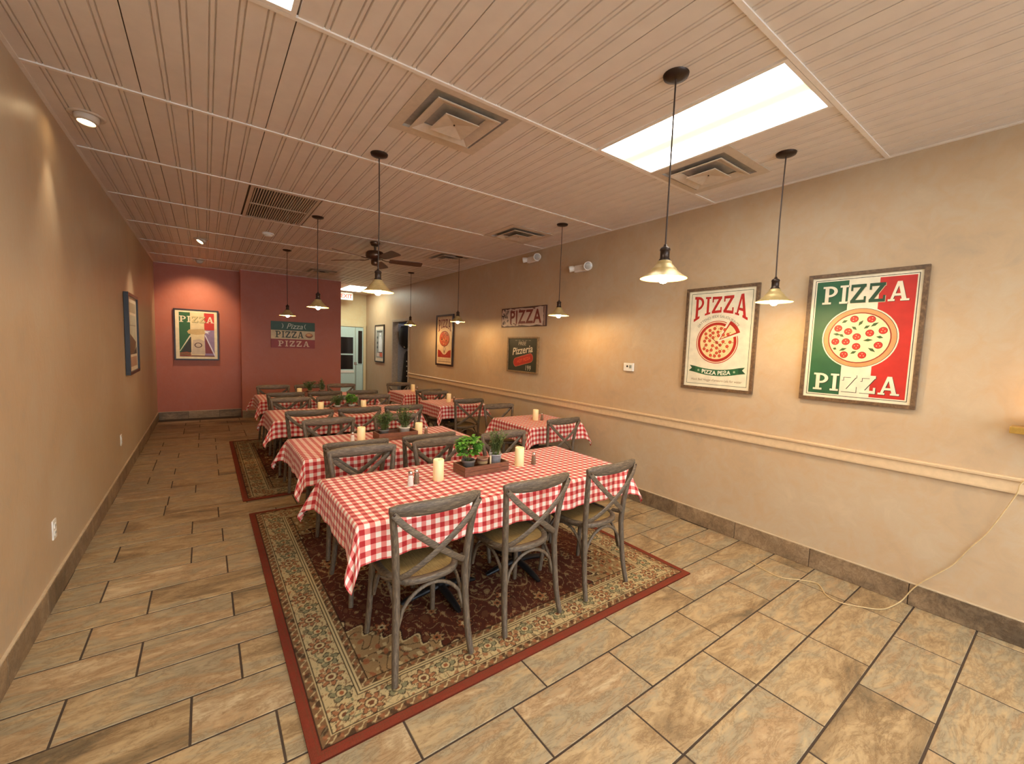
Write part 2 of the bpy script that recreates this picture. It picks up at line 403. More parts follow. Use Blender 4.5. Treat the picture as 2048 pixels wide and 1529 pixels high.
vents = [(2, 0, 'far'), (5, -1, 'near'), (5, 1, 'near2'), (5, 3, 'far'), (3, 5, 'near')]   # column, row, which half
half = {}
for i, j, h in vents: half[(i, j)] = h
hall_light = (5, 7)
skip.add(hall_light)
PZ = HC - 0.006
for j in range(-4, 9):
    ya, yb = gy(j), min(gy(j+1), YE)
    for i in range(-1, 7):
        if (i, j) in skip: continue
        xa, xb = max(XL, gx(i)), min(XR, gx(i+1))
        if gy(j) > YB1 - 0.05 and xb < XH: continue
        off = (xa - gx(i), xb - gx(i))
        h = half.get((i, j))
        y0_, y1_ = ya, yb
        if h == 'far' : y0_ = ya + GX
        if h in ('near', 'near2'): y0_, y1_ = (ya, yb - GX)
        me = panel_mesh(off[0] + 0.0026, off[1] - 0.0026, 0, y1_ - y0_ - 0.004, (round(off[0], 3), round(off[1], 3), round(y1_ - y0_, 3)))
        link('ceiling_panel', me, ceiling, (gx(i), y0_ + 0.002, PZ))
for j in range(-4, 9):
    m = MB(); x0_ = XL if gy(j) < YB1 else XH
    m.bx(x0_, XR, gy(j)-0.012, gy(j)+0.012, HC-0.0125, HC+0.0)
    m.build('grid_tee', M_tee, ceiling)
for i in range(0, 7):
    m = MB(); m.bx(gx(i)-0.012, gx(i)+0.012, YF, (YB1 if gx(i) < XH else YE), HC+0.0075, HC+0.0135); m.build('grid_tee', M_ceil_gap, ceiling)
for n2, (a, b, c, d) in enumerate(((XL, XL+0.022, YF, YB1), (XR-0.022, XR, YF, YE))):
    m = MB(); m.bx(a, b, c, d, HC-0.012, HC-0.004); m.build('wall_angle', M_tee, ceiling)
m = MB(); m.bx(XL, XP, YB1-0.022, YB1, HC-0.012, HC-0.004); m.bx(XP, XH, YB2-0.022, YB2, HC-0.012, HC-0.004); m.build('wall_angle', M_tee, ceiling)

# fluorescent panels
def ceiling_light(i, j, label, mat, y0=None, y1=None):
    xa, xb, ya, yb = gx(i), gx(i+1), gy(j), gy(j+1)
    r = empty('ceiling_light', ((xa+xb)/2, (ya+yb)/2, HC-0.012), 0, label, 'ceiling light', 'fluorescent ceiling panels')
    hw, hd = (xb-xa)/2 - 0.008, (yb-ya)/2 - 0.014
    m = MB(); t = 0.022
    for b in ((-hw, hw, -hd, -hd+t, 0, 0.012), (-hw, hw, hd-t, hd, 0, 0.012), (-hw, -hw+t, -hd+t, hd-t, 0, 0.012), (hw-t, hw, -hd+t, hd-t, 0, 0.012)): m.bx(*b)
    m.build('frame', M_tee, r)
    m = MB(); m.bx(-hw+t, hw-t, -hd+t, hd-t, 0.004, 0.010); m.build('diffuser', mat, r)
ceiling_light(4, -1, 'bright fluorescent panel with two tubes beside a square ceiling vent', M_panel)
ceiling_light(0, -1, 'bright fluorescent panel close to the left wall, only its corner in view', M_panel)
ceiling_light(4, -3, 'added unseen fluorescent panel behind the view, second from the front wall', M_panel)  # this and the next two panels are unseen, added to brighten the room
ceiling_light(0, -3, 'added unseen fluorescent panel behind the view near the left wall', M_panel)
ceiling_light(2, -3, 'added unseen fluorescent panel behind the view in mid ceiling', M_panel)
ceiling_light(5, 7, 'fluorescent panel in the hall above the exit sign', M_hallpanel)

# square diffusers
def square_vent(cx, cy, label):
    r = empty('ceiling_vent', (cx, cy, HC-0.012), 0, label, 'vent', 'square ceiling diffusers')
    def ring(m, a, za, b, zb, th=0.004):
        A = [(-a, -a, za), (a, -a, za), (a, a, za), (-a, a, za)]; B = [(-b, -b, zb), (b, -b, zb), (b, b, zb), (-b, b, zb)]
        m.add(A + B, [(i, (i+1) % 4, 4+(i+1) % 4, 4+i) for i in range(4)])
        A2 = [(x, y, z+th) for x, y, z in A]; B2 = [(x, y, z+th) for x, y, z in B]
        m.add(A2 + B2, [(i, 4+i, 4+(i+1) % 4, (i+1) % 4) for i in range(4)])
        m.add(A + A2, [(i, 4+i, 4+(i+1) % 4, (i+1) % 4) for i in range(4)]); m.add(B + B2, [(i, (i+1) % 4, 4+(i+1) % 4, 4+i) for i in range(4)])
    m = MB(); ring(m, 0.3085, 0.0, 0.240, 0.001); m.build('frame', M_vent, r)
    m = MB(); ring(m, 0.240, 0.001, 0.234, 0.016); m.bx(-0.235, 0.235, -0.235, 0.235, 0.016, 0.022, 0); m.build('duct', M_duct, r)
    m = MB(); ring(m, 0.196, -0.018, 0.140, 0.006); ring(m, 0.206, -0.017, 0.196, -0.018); m.build('louver', M_vent, r)
    m = MB(); ring(m, 0.112, -0.031, 0.108, -0.032); ring(m, 0.108, -0.032, 0.001, -0.014); m.build('core', M_vent, r)
    m = MB(); m.lathe([(0.005, -0.020), (0.005, -0.012)], 8); m.build('screw', M_bronze, r)
    m = MB(); m.lathe([(0.055, 0.012), (0.055, 0.0155)], 20, (0.03, 0.10, 0)); m.build('collar', M_black, r)
square_vent(gx(2)+GX/2, gy(0)+GX/2-0.005, 'square white air diffuser in the ceiling left of the fluorescent panel')
square_vent(gx(5)+GX/2, gy(0)-GX/2, 'square white air diffuser between the fluorescent panel and the right wall')
square_vent(gx(5)+GX/2, gy(2)-GX/2, 'square air diffuser above the emergency lights on the right wall')
square_vent(gx(5)+GX/2, gy(3)+GX/2, 'square air diffuser just right of the ceiling fan')
square_vent(gx(3)+GX/2, gy(6)-GX/2, 'square air diffuser near the terracotta wall, behind the fan')

# return grille
r = empty('return_grille', (gx(1)+GX/2, gy(2)+GY/2, HC-0.012), 0, 'large rectangular return air grille with dark slots', 'grille')
m = MB(); hw, hd = 0.292, 0.578
for b in ((-hw, hw, -hd, -hd+0.03, 0, 0.01), (-hw, hw, hd-0.03, hd, 0, 0.01), (-hw, -hw+0.03, -hd+0.03, hd-0.03, 0, 0.01), (hw-0.03, hw, -hd+0.03, hd-0.03, 0, 0.01)): m.bx(*b)
m.bx(-hw+0.03, hw-0.03, -0.012, 0.012, 0, 0.01); m.build('frame', M_vent, r)
m = MB(); m.bx(-hw+0.01, hw-0.01, -hd+0.01, hd-0.01, 0.018, 0.022); m.build('backing', M_black, r)
for k in range(24):
    x = -hw + 0.042 + k * (2*hw - 0.084) / 23
    for s in (-1, 1):
        m = MB(); y0_, y1_ = (0.012, hd-0.03); m.bx(-0.0045, 0.0045, min(s*y0_, s*y1_), max(s*y0_, s*y1_), 0.001, 0.016); m.build('slat', M_vent, r, (x, 0, 0))

# smoke detector
r = empty('smoke_detector', (0.68, 6.38, HC-0.006), 0, 'small white smoke detector on the ceiling', 'smoke detector')
m = MB(); m.lathe([(0.0, -0.045), (0.035, -0.043), (0.05, -0.032), (0.055, -0.02)], 20); m.build('cover', M_white, r)
m = MB(); m.lathe([(0.07, -0.02), (0.07, 0.0)], 20); m.build('base', M_white, r)

# recessed eyeball spots
def eyeball(x, y, aim, label, watts, angle, col=(1.0, 0.84, 0.62)):
    r = empty('recessed_spot', (x, y, HC-0.006), 0, label, 'spotlight', 'recessed eyeball spots')
    m = MB(); m.lathe([(0.062, 0.002), (0.066, -0.006), (0.088, -0.008), (0.092, 0.0)], 28); m.build('trim_ring', M_vent, r)
    d = (Vector(aim) - Vector((x, y, HC-0.04))).normalized(); q = Vector((0, 0, -1)).rotation_difference(d)
    m = MB(); m.lathe([(0.030, 0.050), (0.056, 0.030), (0.062, 0.0), (0.056, -0.022), (0.046, -0.036), (0.043, -0.030), (0.040, -0.010)], 24)
    e = m.build('eyeball', M_vent, r, (0, 0, -0.012)); e.rotation_mode = 'QUATERNION'; e.rotation_quaternion = q
    m = MB(); m.lathe([(0.0, -0.020), (0.041, -0.018), (0.041, -0.012)], 20); e2 = m.build('lamp', M_spot, r, (0, 0, -0.012)); e2.rotation_mode = 'QUATERNION'; e2.rotation_quaternion = q
    L = bpy.data.lights.new('spot_beam', 'SPOT'); L.energy = watts; L.spot_size = angle; L.spot_blend = 1.0; L.color = col; L.shadow_soft_size = 0.03
    lo = bpy.data.objects.new('spot_beam', L); COL.objects.link(lo); lo.parent = r; lo.location = Vector((0, 0, -0.012)) + d * 0.06
    lo.rotation_mode = 'QUATERNION'; lo.rotation_quaternion = q
eyeball(-0.58, 3.86, (-0.75, 3.70, 1.2), 'recessed eyeball spot washing the bare left wall', SPOT_W*0.55, 1.0)
eyeball(-0.02, 7.46, (-0.75, 7.15, 1.7), 'recessed eyeball spot aimed at the narrow picture on the left wall', SPOT_W*1.2, 0.9)
eyeball(-0.06, 9.45, (-0.13, 10.36, 1.9), 'recessed eyeball spot lighting the poster on the terracotta wall', SPOT_W*2.4, 1.5, (1.0, 0.70, 0.40))

# ------------------------------------------------------------------ pendants
def pendant(x, y, label, seed):
    r = empty('pendant_lamp', (x, y, 1.985), 0, label, 'pendant lamp', 'pendant lamps with brass shades')
    top = HC - 0.006 - 1.985
    m = MB(); m.lathe([(0.0, top-0.022), (0.030, top-0.020), (0.058, top-0.012), (0.062, top)], 24); m.build('canopy', M_bronze, r)
    rr = random.Random(seed); a, b = rr.uniform(-0.006, 0.006), rr.uniform(-0.006, 0.006)
    m = MB(); m.tube([(0, 0, 0.168), (a*0.5, b*0.5, 0.3), (a, b, 0.55), (a*0.6, b*0.6, 0.8), (0, 0, top-0.018)], 0.0042, 6); m.build('cord', M_cord, r)
    m = MB(); m.lathe([(0.0, 0.172), (0.008, 0.170), (0.010, 0.160), (0.022, 0.153), (0.026, 0.146), (0.026, 0.140), (0.023, 0.138), (0.023, 0.100), (0.028, 0.094), (0.028, 0.086), (0.0, 0.086)], 20); m.build('socket', M_bronze, r)
    m = MB()
    out = [(0.026, 0.090), (0.036, 0.084), (0.037, 0.074), (0.043, 0.068), (0.058, 0.050), (0.062, 0.046), (0.064, 0.040), (0.090, 0.016), (0.113, 0.002), (0.116, 0.0)]
    inn = [(0.114, -0.001), (0.110, 0.001), (0.088, 0.013), (0.062, 0.036), (0.040, 0.064), (0.024, 0.084)]
    N = 32; pr = out
    m.lathe(pr, N); m2 = MB(); m2.lathe(inn, N)
    # open ends: keep only the side faces
    def sides(mm, mi):
        out_ = MB(); out_.v = mm.v
        for f, s in zip(mm.f, mm.sm):
            if s: out_.f.append(f); out_.mi.append(mi); out_.sm.append(True)
        return out_
    sh = sides(m, 0); s2 = sides(m2, 1); o = len(sh.v); sh.v = sh.v + s2.v
    for f in s2.f: sh.f.append(tuple(i+o for i in f)); sh.mi.append(1); sh.sm.append(True)
    sh.build('shade', [M_shade, M_shade_in], r)
    m = MB(); m.lathe([(0.0, -0.026), (0.014, -0.022), (0.024, -0.010), (0.027, 0.004), (0.023, 0.020), (0.014, 0.038), (0.012, 0.060), (0.0, 0.060)], 16); m.build('bulb', M_bulb, r)
lampspec = [(1.9, 1.32, 'brass-shaded pendant lamp hanging in front of the fluorescent panel'),
            (3.18, 1.32, 'brass-shaded pendant lamp hanging between the two big framed pizza posters'),
            (1.045, 3.16, 'brass-shaded pendant lamp hanging in front of the ceiling fan'),
            (1.03, 5.15, 'brass-shaded pendant lamp over the aisle side, second in its row from the terracotta wall'),
            (1.03, 7.32, 'brass-shaded pendant lamp closest to the striped sign on the terracotta wall'),
            (3.18, 3.52, 'brass-shaded pendant lamp hanging beside the distressed white pizza sign'),
            (3.17, 5.82, 'brass-shaded pendant lamp overlapping the tall narrow pizza poster'),
            (3.19, 7.74, 'brass-shaded pendant lamp hanging by the dark doorway')]
for i, (x, y, l) in enumerate(lampspec): pendant(x, y, l, i)

# ------------------------------------------------------------------ ceiling fan
r = empty('ceiling_fan', (1.89, 5.85, HC-0.006), 0, 'bronze ceiling fan with five wooden blades', 'ceiling fan')
m = MB(); m.lathe([(0.0, 0.0), (0.066, 0.0), (0.068, -0.012), (0.052, -0.045), (0.030, -0.055), (0.0, -0.055)][::-1], 24); m.build('canopy', M_fanmetal, r)
m = MB(); m.lathe([(0.016, -0.13), (0.016, -0.05)], 12); m.build('downrod', M_fanmetal, r)
m = MB(); m.lathe([(0.0, -0.235), (0.06, -0.232), (0.112, -0.215), (0.122, -0.19), (0.122, -0.150), (0.10, -0.125), (0.05, -0.115), (0.0, -0.112)], 28); m.build('motor', M_fanmetal, r)
m = MB(); m.lathe([(0.0, -0.315), (0.035, -0.31), (0.05, -0.29), (0.052, -0.24), (0.0, -0.232)], 20); m.build('switch_housing', M_fanmetal, r)
for k in range(5):
    a = math.radians(-12 + 72*k)
    m = MB(); m.tube([(0.09, 0, -0.225), (0.15, 0, -0.238), (0.22, 0, -0.236)], 0.010, 6, flat=(1.6, 0.5), ref=(0, 0, 1)); m.build('blade_bracket', M_fanmetal, r, rz=a)
    m = MB(); L0, L1, t = 0.19, 0.64, 0.006; prof = [(L0, 0.045), (L0+0.04, 0.056), (L1-0.05, 0.068), (L1-0.01, 0.062), (L1, 0.045)]
    poly = [(x, -y) for x, y in prof] + [(x, y) for x, y in prof[::-1]]; tl = -math.tan(0.24); nn = len(poly)
    vs_ = [(x, y, -0.232 + y*tl - t/2) for x, y in poly] + [(x, y, -0.232 + y*tl + t/2) for x, y in poly]
    m.add(vs_, [tuple(range(nn))[::-1], tuple(range(nn, 2*nn))] + [(i, (i+1) % nn, nn+(i+1) % nn, nn+i) for i in range(nn)]); m.build('blade', M_fanwood, r, rz=a)

# ------------------------------------------------------------------ rugs
def srgb_arr(c): return np.array(lin(c)[:3])
def make_rug(name, x0, x1, y0, y1, res, seed, label):
    W, H = x1-x0, y1-y0; nx, ny = int(W/res)+1, int(H/res)+1
    xs = np.linspace(0, W, nx); ys = np.linspace(0, H, ny); X, Y = np.meshgrid(xs, ys)
    rg = np.random.RandomState(seed)
    def field(freq, k=14):
        f = np.zeros_like(X)
        for _ in range(k):
            a = rg.uniform(0, 2*PI); q = freq*rg.uniform(0.6, 1.4); f += np.cos(2*PI*q*(X*math.cos(a)+Y*math.sin(a)) + rg.uniform(0, 6.28))
        return f / math.sqrt(k/2)
    dx = np.minimum(X, W-X); dy = np.minimum(Y, H-Y); e = np.minimum(dx, dy)
    horiz = dy < dx; t = np.where(horiz, X - W/2, Y - H/2)
    red, dark, cream, tan, brown, green, fieldc, rust = [srgb_arr(c) for c in ((126, 56, 40), (46, 34, 26), (190, 168, 124), (156, 128, 88), (104, 66, 44), (112, 110, 82), (84, 44, 32), (142, 86, 54))]
    C = np.empty(X.shape + (3,)); C[:] = fieldc
    def put(mask, col, al=1.0): C[mask] = C[mask]*(1-al) + col*al
    n1, n2, n3 = field(9), field(16), field(5)
    # field scrolls and blossoms
    fld = e > 0.30
    put(fld & (np.abs(n1) < 0.10), tan, 0.75); put(fld & (np.abs(n2-0.9) < 0.10), rust, 0.8); put(fld & (n2 > 1.7), tan, 0.8); put(fld & (n1 < -1.6), brown, 0.9)
    u, v = dx - 0.30, dy - 0.30
    sp = u + v - 0.05*np.cos(2*PI*(u-v)/0.16); spm = fld & (sp < 0.44)
    put(spm, tan, 0.82); put(spm & (np.abs(n1-0.3) < 0.17), dark, 0.75); put(spm & (n2 > 1.2), rust, 0.85); put(spm & (n2 < -1.3), cream, 0.8)
    put(fld & (np.abs(sp-0.44) < 0.010), cream); put(fld & (np.abs(sp-0.46) < 0.006), dark)
    el = np.hypot((X-W/2)/(W*0.30), (Y-H/2)/(H*0.30)); th = np.arctan2((Y-H/2)/H, (X-W/2)/W); md = el*(1+0.06*np.cos(16*th))
    put(fld & (md < 1) & (md > 0.985), tan, 0.8); put(fld & (md < 0.95) & (n1 > 1.1), tan, 0.7)
    for _ in range(90):
        px, py = rg.uniform(0.34, W-0.34), rg.uniform(0.34, H-0.34); R0 = rg.uniform(0.028, 0.05)
        i0, i1 = max(0, int((px-2*R0)/W*nx)), min(nx, int((px+2*R0)/W*nx)+2); j0, j1 = max(0, int((py-2*R0)/H*ny)), min(ny, int((py+2*R0)/H*ny)+2)
        sx, sy = X[j0:j1, i0:i1]-px, Y[j0:j1, i0:i1]-py; rr = np.hypot(sx, sy)/R0; tt = np.arctan2(sy, sx); pet = 1+0.25*np.cos(6*tt)
        sub = C[j0:j1, i0:i1]; c1, c2 = (tan, rust) if rg.rand() < 0.6 else (rust, cream)
        sub[(rr < pet)] = c1; sub[(rr < pet) & (rr > pet-0.16)] = dark; sub[rr < 0.5*pet] = c2; sub[rr < 0.22] = dark
    # outer selvedge
    m0 = e < 0.045; C[m0] = red; put(m0 & (np.abs(np.sin(2*PI*t/0.021)) > 0.93), brown, 0.35); put(m0 & (np.abs(e-0.030) < 0.004), brown, 0.5); put(np.abs(e-0.045) < 0.004, dark)
    # guard bands
    for a, b in ((0.049, 0.088), (0.262, 0.298)):
        g = (e > a) & (e < b); C[g] = brown*0.55 + tan*0.35
        c = (e-(a+b)/2)/((b-a)/2); tm = np.mod(t, 0.056)-0.028
        put(g & (np.abs(c - 0.65*np.sin(2*PI*t/0.056)) < 0.22), cream, 0.85); put(g & (np.hypot(tm/0.010, c/0.55) < 1), rust, 0.8); put(g & (n2 > 0.9), dark, 0.7)
    for a in (0.090, 0.244, 0.258): put(np.abs(e-a) < 0.0045, cream)
    for a in (0.0965, 0.2365, 0.251): put(np.abs(e-a) < 0.003, dark)
    put(np.abs(e-0.300) < 0.004, dark)
    # main border
    mbd = (e > 0.0995) & (e < 0.2335); C[mbd] = cream; put(mbd, tan, 0.15)
    b = (e - 0.1665); P = 0.25; ph = t/P
    vine = 0.040*np.sin(2*PI*ph)
    put(mbd & (np.abs(b - vine) < 0.0045), green, 0.9); put(mbd & (np.abs(b + vine*0.9 - 0.01) < 0.0035), brown, 0.7)
    put(mbd & (np.abs(n1-0.2) < 0.13), brown, 0.72); put(mbd & (np.abs(n2+0.5) < 0.10), green, 0.7); put(mbd & (n2 > 1.35), rust, 0.75); put(mbd & (n1 < -1.5), dark, 0.6)
    for shift, R0, np_, cols in ((0.0, 0.052, 8, (rust, cream, brown)), (0.5, 0.044, 5, (green, cream, rust))):
        a = (np.mod(ph + shift + 0.5, 1) - 0.5)*P; bb = b - (0.010 if shift else -0.006); rr = np.hypot(a, bb)/R0; tt = np.arctan2(bb, a); pet = 1+0.20*np.cos(np_*tt)
        put(mbd & (rr < pet+0.14), cream); put(mbd & (rr < pet), cols[0], 0.85); put(mbd & (np.abs(rr-pet) < 0.08), dark, 0.85)
        put(mbd & (rr < pet) & (np.abs(np.sin(np_*tt/2+0.4)) > 0.93), cream, 0.8); put(mbd & (rr < 0.52), cols[1]); put(mbd & (np.abs(rr-0.52) < 0.07), dark, 0.8); put(mbd & (rr < 0.26), cols[2])
    mir = 0.93 + 0.10*rg.rand(*X.shape); C *= mir[..., None]
    ripple = 0.0012*n3
    Z = 0.0105 + 0.0008*n2*0.5 + ripple*0.3; Z[e < 0.006] = 0.009
    verts = np.stack([X, Y, Z], -1).reshape(-1, 3)
    idx = np.arange(nx*ny).reshape(ny, nx); quads = np.stack([idx[:-1, :-1], idx[:-1, 1:], idx[1:, 1:], idx[1:, :-1]], -1).reshape(-1, 4)
    base = len(verts); crn = np.array([[0, 0, 0], [W, 0, 0], [W, H, 0], [0, H, 0], [0, 0, 0.009], [W, 0, 0.009], [W, H, 0.009], [0, H, 0.009]])
    verts = np.vstack([verts, crn]); sq = np.array([[0, 3, 2, 1], [0, 1, 5, 4], [1, 2, 6, 5], [2, 3, 7, 6], [3, 0, 4, 7]]) + base
    quads = np.vstack([quads, sq]); cols = np.vstack([C.reshape(-1, 3), np.repeat(red[None]*0.8, 8, 0)])
    me = bpy.data.meshes.new(name); me.vertices.add(len(verts)); me.vertices.foreach_set('co', verts.astype(np.float32).ravel())
    me.loops.add(quads.size); me.loops.foreach_set('vertex_index', quads.astype(np.int32).ravel())
    me.polygons.add(len(quads)); me.polygons.foreach_set('loop_start', np.arange(0, quads.size, 4, dtype=np.int32)); me.update(calc_edges=True)
    ca = me.color_attributes.new('weave', 'FLOAT_COLOR', 'POINT'); ca.data.foreach_set('color', np.hstack([cols, np.ones((len(cols), 1))]).astype(np.float32).ravel())
    me.materials.append(M_rug); me.polygons.foreach_set('use_smooth', [True]*len(quads))
    o = link(name, me, None, (x0, y0, 0.0)); tag(o, label, 'rug', 'oriental rugs under the long tables'); return o
n = NT('rug_pile'); at = n.n('ShaderNodeAttribute', attribute_name='weave'); f = n.noise(n.pos(), 420, 2)
n.base(n.mix(0.35, at.outputs['Color'], n.ramp(f, [(0.3, (0.55, 0.55, 0.55, 1)), (0.7, (1.25, 1.25, 1.25, 1))]), 'MULTIPLY')); n.set(Roughness=0.95); n.b.inputs['Specular IOR Level'].default_value = 0.1; n.bump(f, 0.3, 0.004)
M_rug = n.m
make_rug('oriental_rug', 0.295, 2.84, 1.59, 4.41, 0.005, 4, 'rust-bordered floral rug under the third and fourth long tables from the terracotta wall')
make_rug('oriental_rug', 0.272, 2.74, 4.79, 7.76, 0.008, 9, 'rust-bordered floral rug under the two long tables closest to the terracotta wall')
RUG = 0.0128

# ------------------------------------------------------------------ chairs
def smooth_path(pts, n=5):
    """Catmull-Rom through the points"""
    P = [Vector(p) for p in pts]; out = []
    for i in range(len(P)-1):
        a, b, c, d = P[max(i-1, 0)], P[i], P[i+1], P[min(i+2, len(P)-1)]
        for k in range(n):
            t = k/n; out.append(0.5*((2*b) + (c-a)*t + (2*a-5*b+4*c-d)*t*t + (3*b-a-3*c+d)*t**3))
    out.append(P[-1]); return out
def make_chair():
    r = empty('dining_chair'); rear = {}
    for s in (-1, 1):
        m = MB(); p = smooth_path([(s*0.203, -0.245, 0.0045), (s*0.192, -0.214, 0.16), (s*0.184, -0.196, 0.36), (s*0.184, -0.192, 0.47), (s*0.196, -0.206, 0.64), (s*0.216, -0.228, 0.80), (s*0.222, -0.236, 0.846)], 4)
        m.tube(p, [0.0155 + 0.003*math.sin(PI*min(1, i/len(p)*1.15)) for i in range(len(p))], 10); m.build('rear_leg', M_chair, r)
        m = MB(); p = smooth_path([(s*0.196, 0.206, 0.003), (s*0.188, 0.192, 0.15), (s*0.180, 0.180, 0.32), (s*0.178, 0.176, 0.445)], 4)
        m.tube(p, [0.0145 + 0.0035*i/len(p) for i in range(len(p))], 10); m.build('front_leg', M_chair, r)
    # crest rail
    m = MB(); n = 15; secs = []; K = 10
    for i in range(n):
        u = -1 + 2*i/(n-1); x = u*0.236; y = -0.262 + 0.030*u*u; h = 0.036*(1-0.35*abs(u)**3)*(1 if abs(u) < 0.97 else 0.72); th = 0.0135*(1 if abs(u) < 0.97 else 0.7); zc = 0.838 + 0.006*u*u
        tilt = 0.10
        secs.append([(x, y + th*math.cos(2*PI*j/K) - tilt*h*math.sin(2*PI*j/K), zc + h*max(-1, min(1, 1.18*math.sin(2*PI*j/K)))) for j in range(K)])
    vs = [p for s_ in secs for p in s_]; m.add(vs, [(i*K+j, (i+1)*K+j, (i+1)*K+(j+1) % K, i*K+(j+1) % K) for i in range(n-1) for j in range(K)], 0, True)
    m.add(secs[0], [tuple(range(K))]); m.add(secs[-1], [tuple(range(K))[::-1]]); m.build('crest_rail', M_rail, r)
    for s in (-1, 1):      # bent cross braces
        m = MB(); off = 0.004*s
        p = smooth_path([(-s*0.226, -0.252, 0.832), (-s*0.150, -0.268+off, 0.752), (0, -0.262+off, 0.628), (s*0.130, -0.228+off, 0.530), (s*0.196, -0.170, 0.482), (s*0.212, -0.085, 0.462)], 5)
        m.tube(p, 0.0175, 10, flat=(0.95, 0.30), ref=(0, 1, 0)); m.build('cross_brace', M_rail, r)
        m = MB(); m.lathe([(0.0, 0.004), (0.005, 0.003), (0.006, 0.0)], 8, axis='y'); 
        for v in range(len(m.v)): m.v[v] = (m.v[v][0] - s*0.222, -0.258 - m.v[v][1], m.v[v][2] + 0.832)
        m.build('screw', M_bronze, r)
    # seat outline: wide rounded front, rounder back
    def outline(k):
        pts = []
        for i in range(28):
            a = 2*PI*i/28; c, s_ = math.cos(a), math.sin(a); e_ = 2.8
            x = math.copysign(abs(c)**(2/e_), c); y = math.copysign(abs(s_)**(2/e_), s_)
            wd = 0.205 + 0.012*y
            pts.append((x*wd*k, y*0.208*k))
        return pts
    O, I_, J = outline(1.0), outline(0.86), outline(0.84); m = MB(); n = 28
    vs = [(x, y, 0.436) for x, y in outline(0.96)] + [(x, y, 0.444) for x, y in O] + [(x, y, 0.462) for x, y in O] + [(x, y, 0.468) for x, y in outline(0.975)] + [(x, y, 0.469) for x, y in I_] + [(x, y, 0.462) for x, y in J]
    m.add(vs, [(k*n+i, k*n+(i+1) % n, (k+1)*n+(i+1) % n, (k+1)*n+i) for k in range(5) for i in range(n)], 0, True); m.add([(x, y, 0.436) for x, y in outline(0.96)], [tuple(range(n))[::-1]]); m.build('seat_frame', M_rail, r)
    m = MB(); rings = []
    for k, z in ((0.85, 0.463), (0.6, 0.4615), (0.3, 0.460)): rings.append([(x, y, z) for x, y in outline(k)])
    vs = [p for g in rings for p in g]; m.add(vs, [(k*n+i, k*n+(i+1) % n, (k+1)*n+(i+1) % n, (k+1)*n+i) for k in range(2) for i in range(n)] + [tuple(range(2*n, 3*n))], 0, True); m.build('seat', M_seat, r)
    # bentwood arches under the seat
    def arch(p0, p1, h0, nm='arch_brace'):
        a, b = Vector(p0), Vector(p1); pts = []
        for i in range(13):
            t = i/12; q = a.lerp(b, t); ang = PI*t; z = h0 + (0.424-h0)*(max(0, math.sin(ang))**0.45); pts.append((q.x, q.y, z))
        m = MB(); m.tube(pts, 0.0095, 8); m.build(nm, M_chair, r)
    arch((-0.178, -0.192, 0), (0.178, -0.192, 0), 0.235); arch((-0.170, 0.172, 0), (0.170, 0.172, 0), 0.235)
    for s in (-1, 1): arch((s*0.178, -0.180, 0), (s*0.172, 0.165, 0), 0.235)
    return r
proto = make_chair(); first = [True]
def place_chair(x, y, rz, z, label, group):
    if first[0]: c = proto; first[0] = False
    else: c = copy_tree(proto)
    c.location = (x, y, z); c.rotation_euler = (0, 0, rz); tag(c, label, 'chair', group); return c
CH = 0.245     # crest sits this far behind the chair's centre
jr = random.Random(11)
def chairs(table, near_y, far_y, nx, fx, z, grp):
    pos = {3: ('aisle end', 'middle', 'wall end'), 2: ('aisle end', 'wall end'), 1: ('that side',)}
    for i, x in enumerate(nx): place_chair(x, near_y + CH, jr.uniform(-0.03, 0.03), z, ('cross-back chair facing red wall, %s of %s' % (pos[len(nx)][i], table)).replace('  ', ' '), grp)
    for i, x in enumerate(fx): place_chair(x, far_y - CH, PI + jr.uniform(-0.03, 0.03), z, ('cross-back chair backing onto red wall, %s of %s' % (pos[len(fx)][i], table)).replace('  ', ' '), grp)
G1 = 'cross-back chairs at the long tables'; G2 = 'cross-back chairs at the small tables'
chairs('fourth long table from it', 1.765, 2.94, (0.885, 1.505, 2.125), (0.875, 1.475, 2.075), RUG, G1)
chairs('third long table from it', 3.13, 4.19, (0.90, 1.48), (0.935, 1.585), RUG, G1)
chairs('second long table from it', 4.78, 5.94, (0.885, 1.40, 1.92), (0.87, 1.40, 1.91), RUG, G1)
chairs('first long table from it', 6.53, 7.66, (0.885, 1.40, 1.94), (0.87, 1.40, 1.90), RUG, G1)
chairs('third small table from it', 3.30, 4.52, (3.135,), (3.09,), 0.0, G2)
chairs('second small table from it', 5.13, 6.23, (3.02,), (3.0,), 0.0, G2)
chairs('first small table from it', 6.50, 7.79, (3.04,), (2.99,), 0.0, G2)

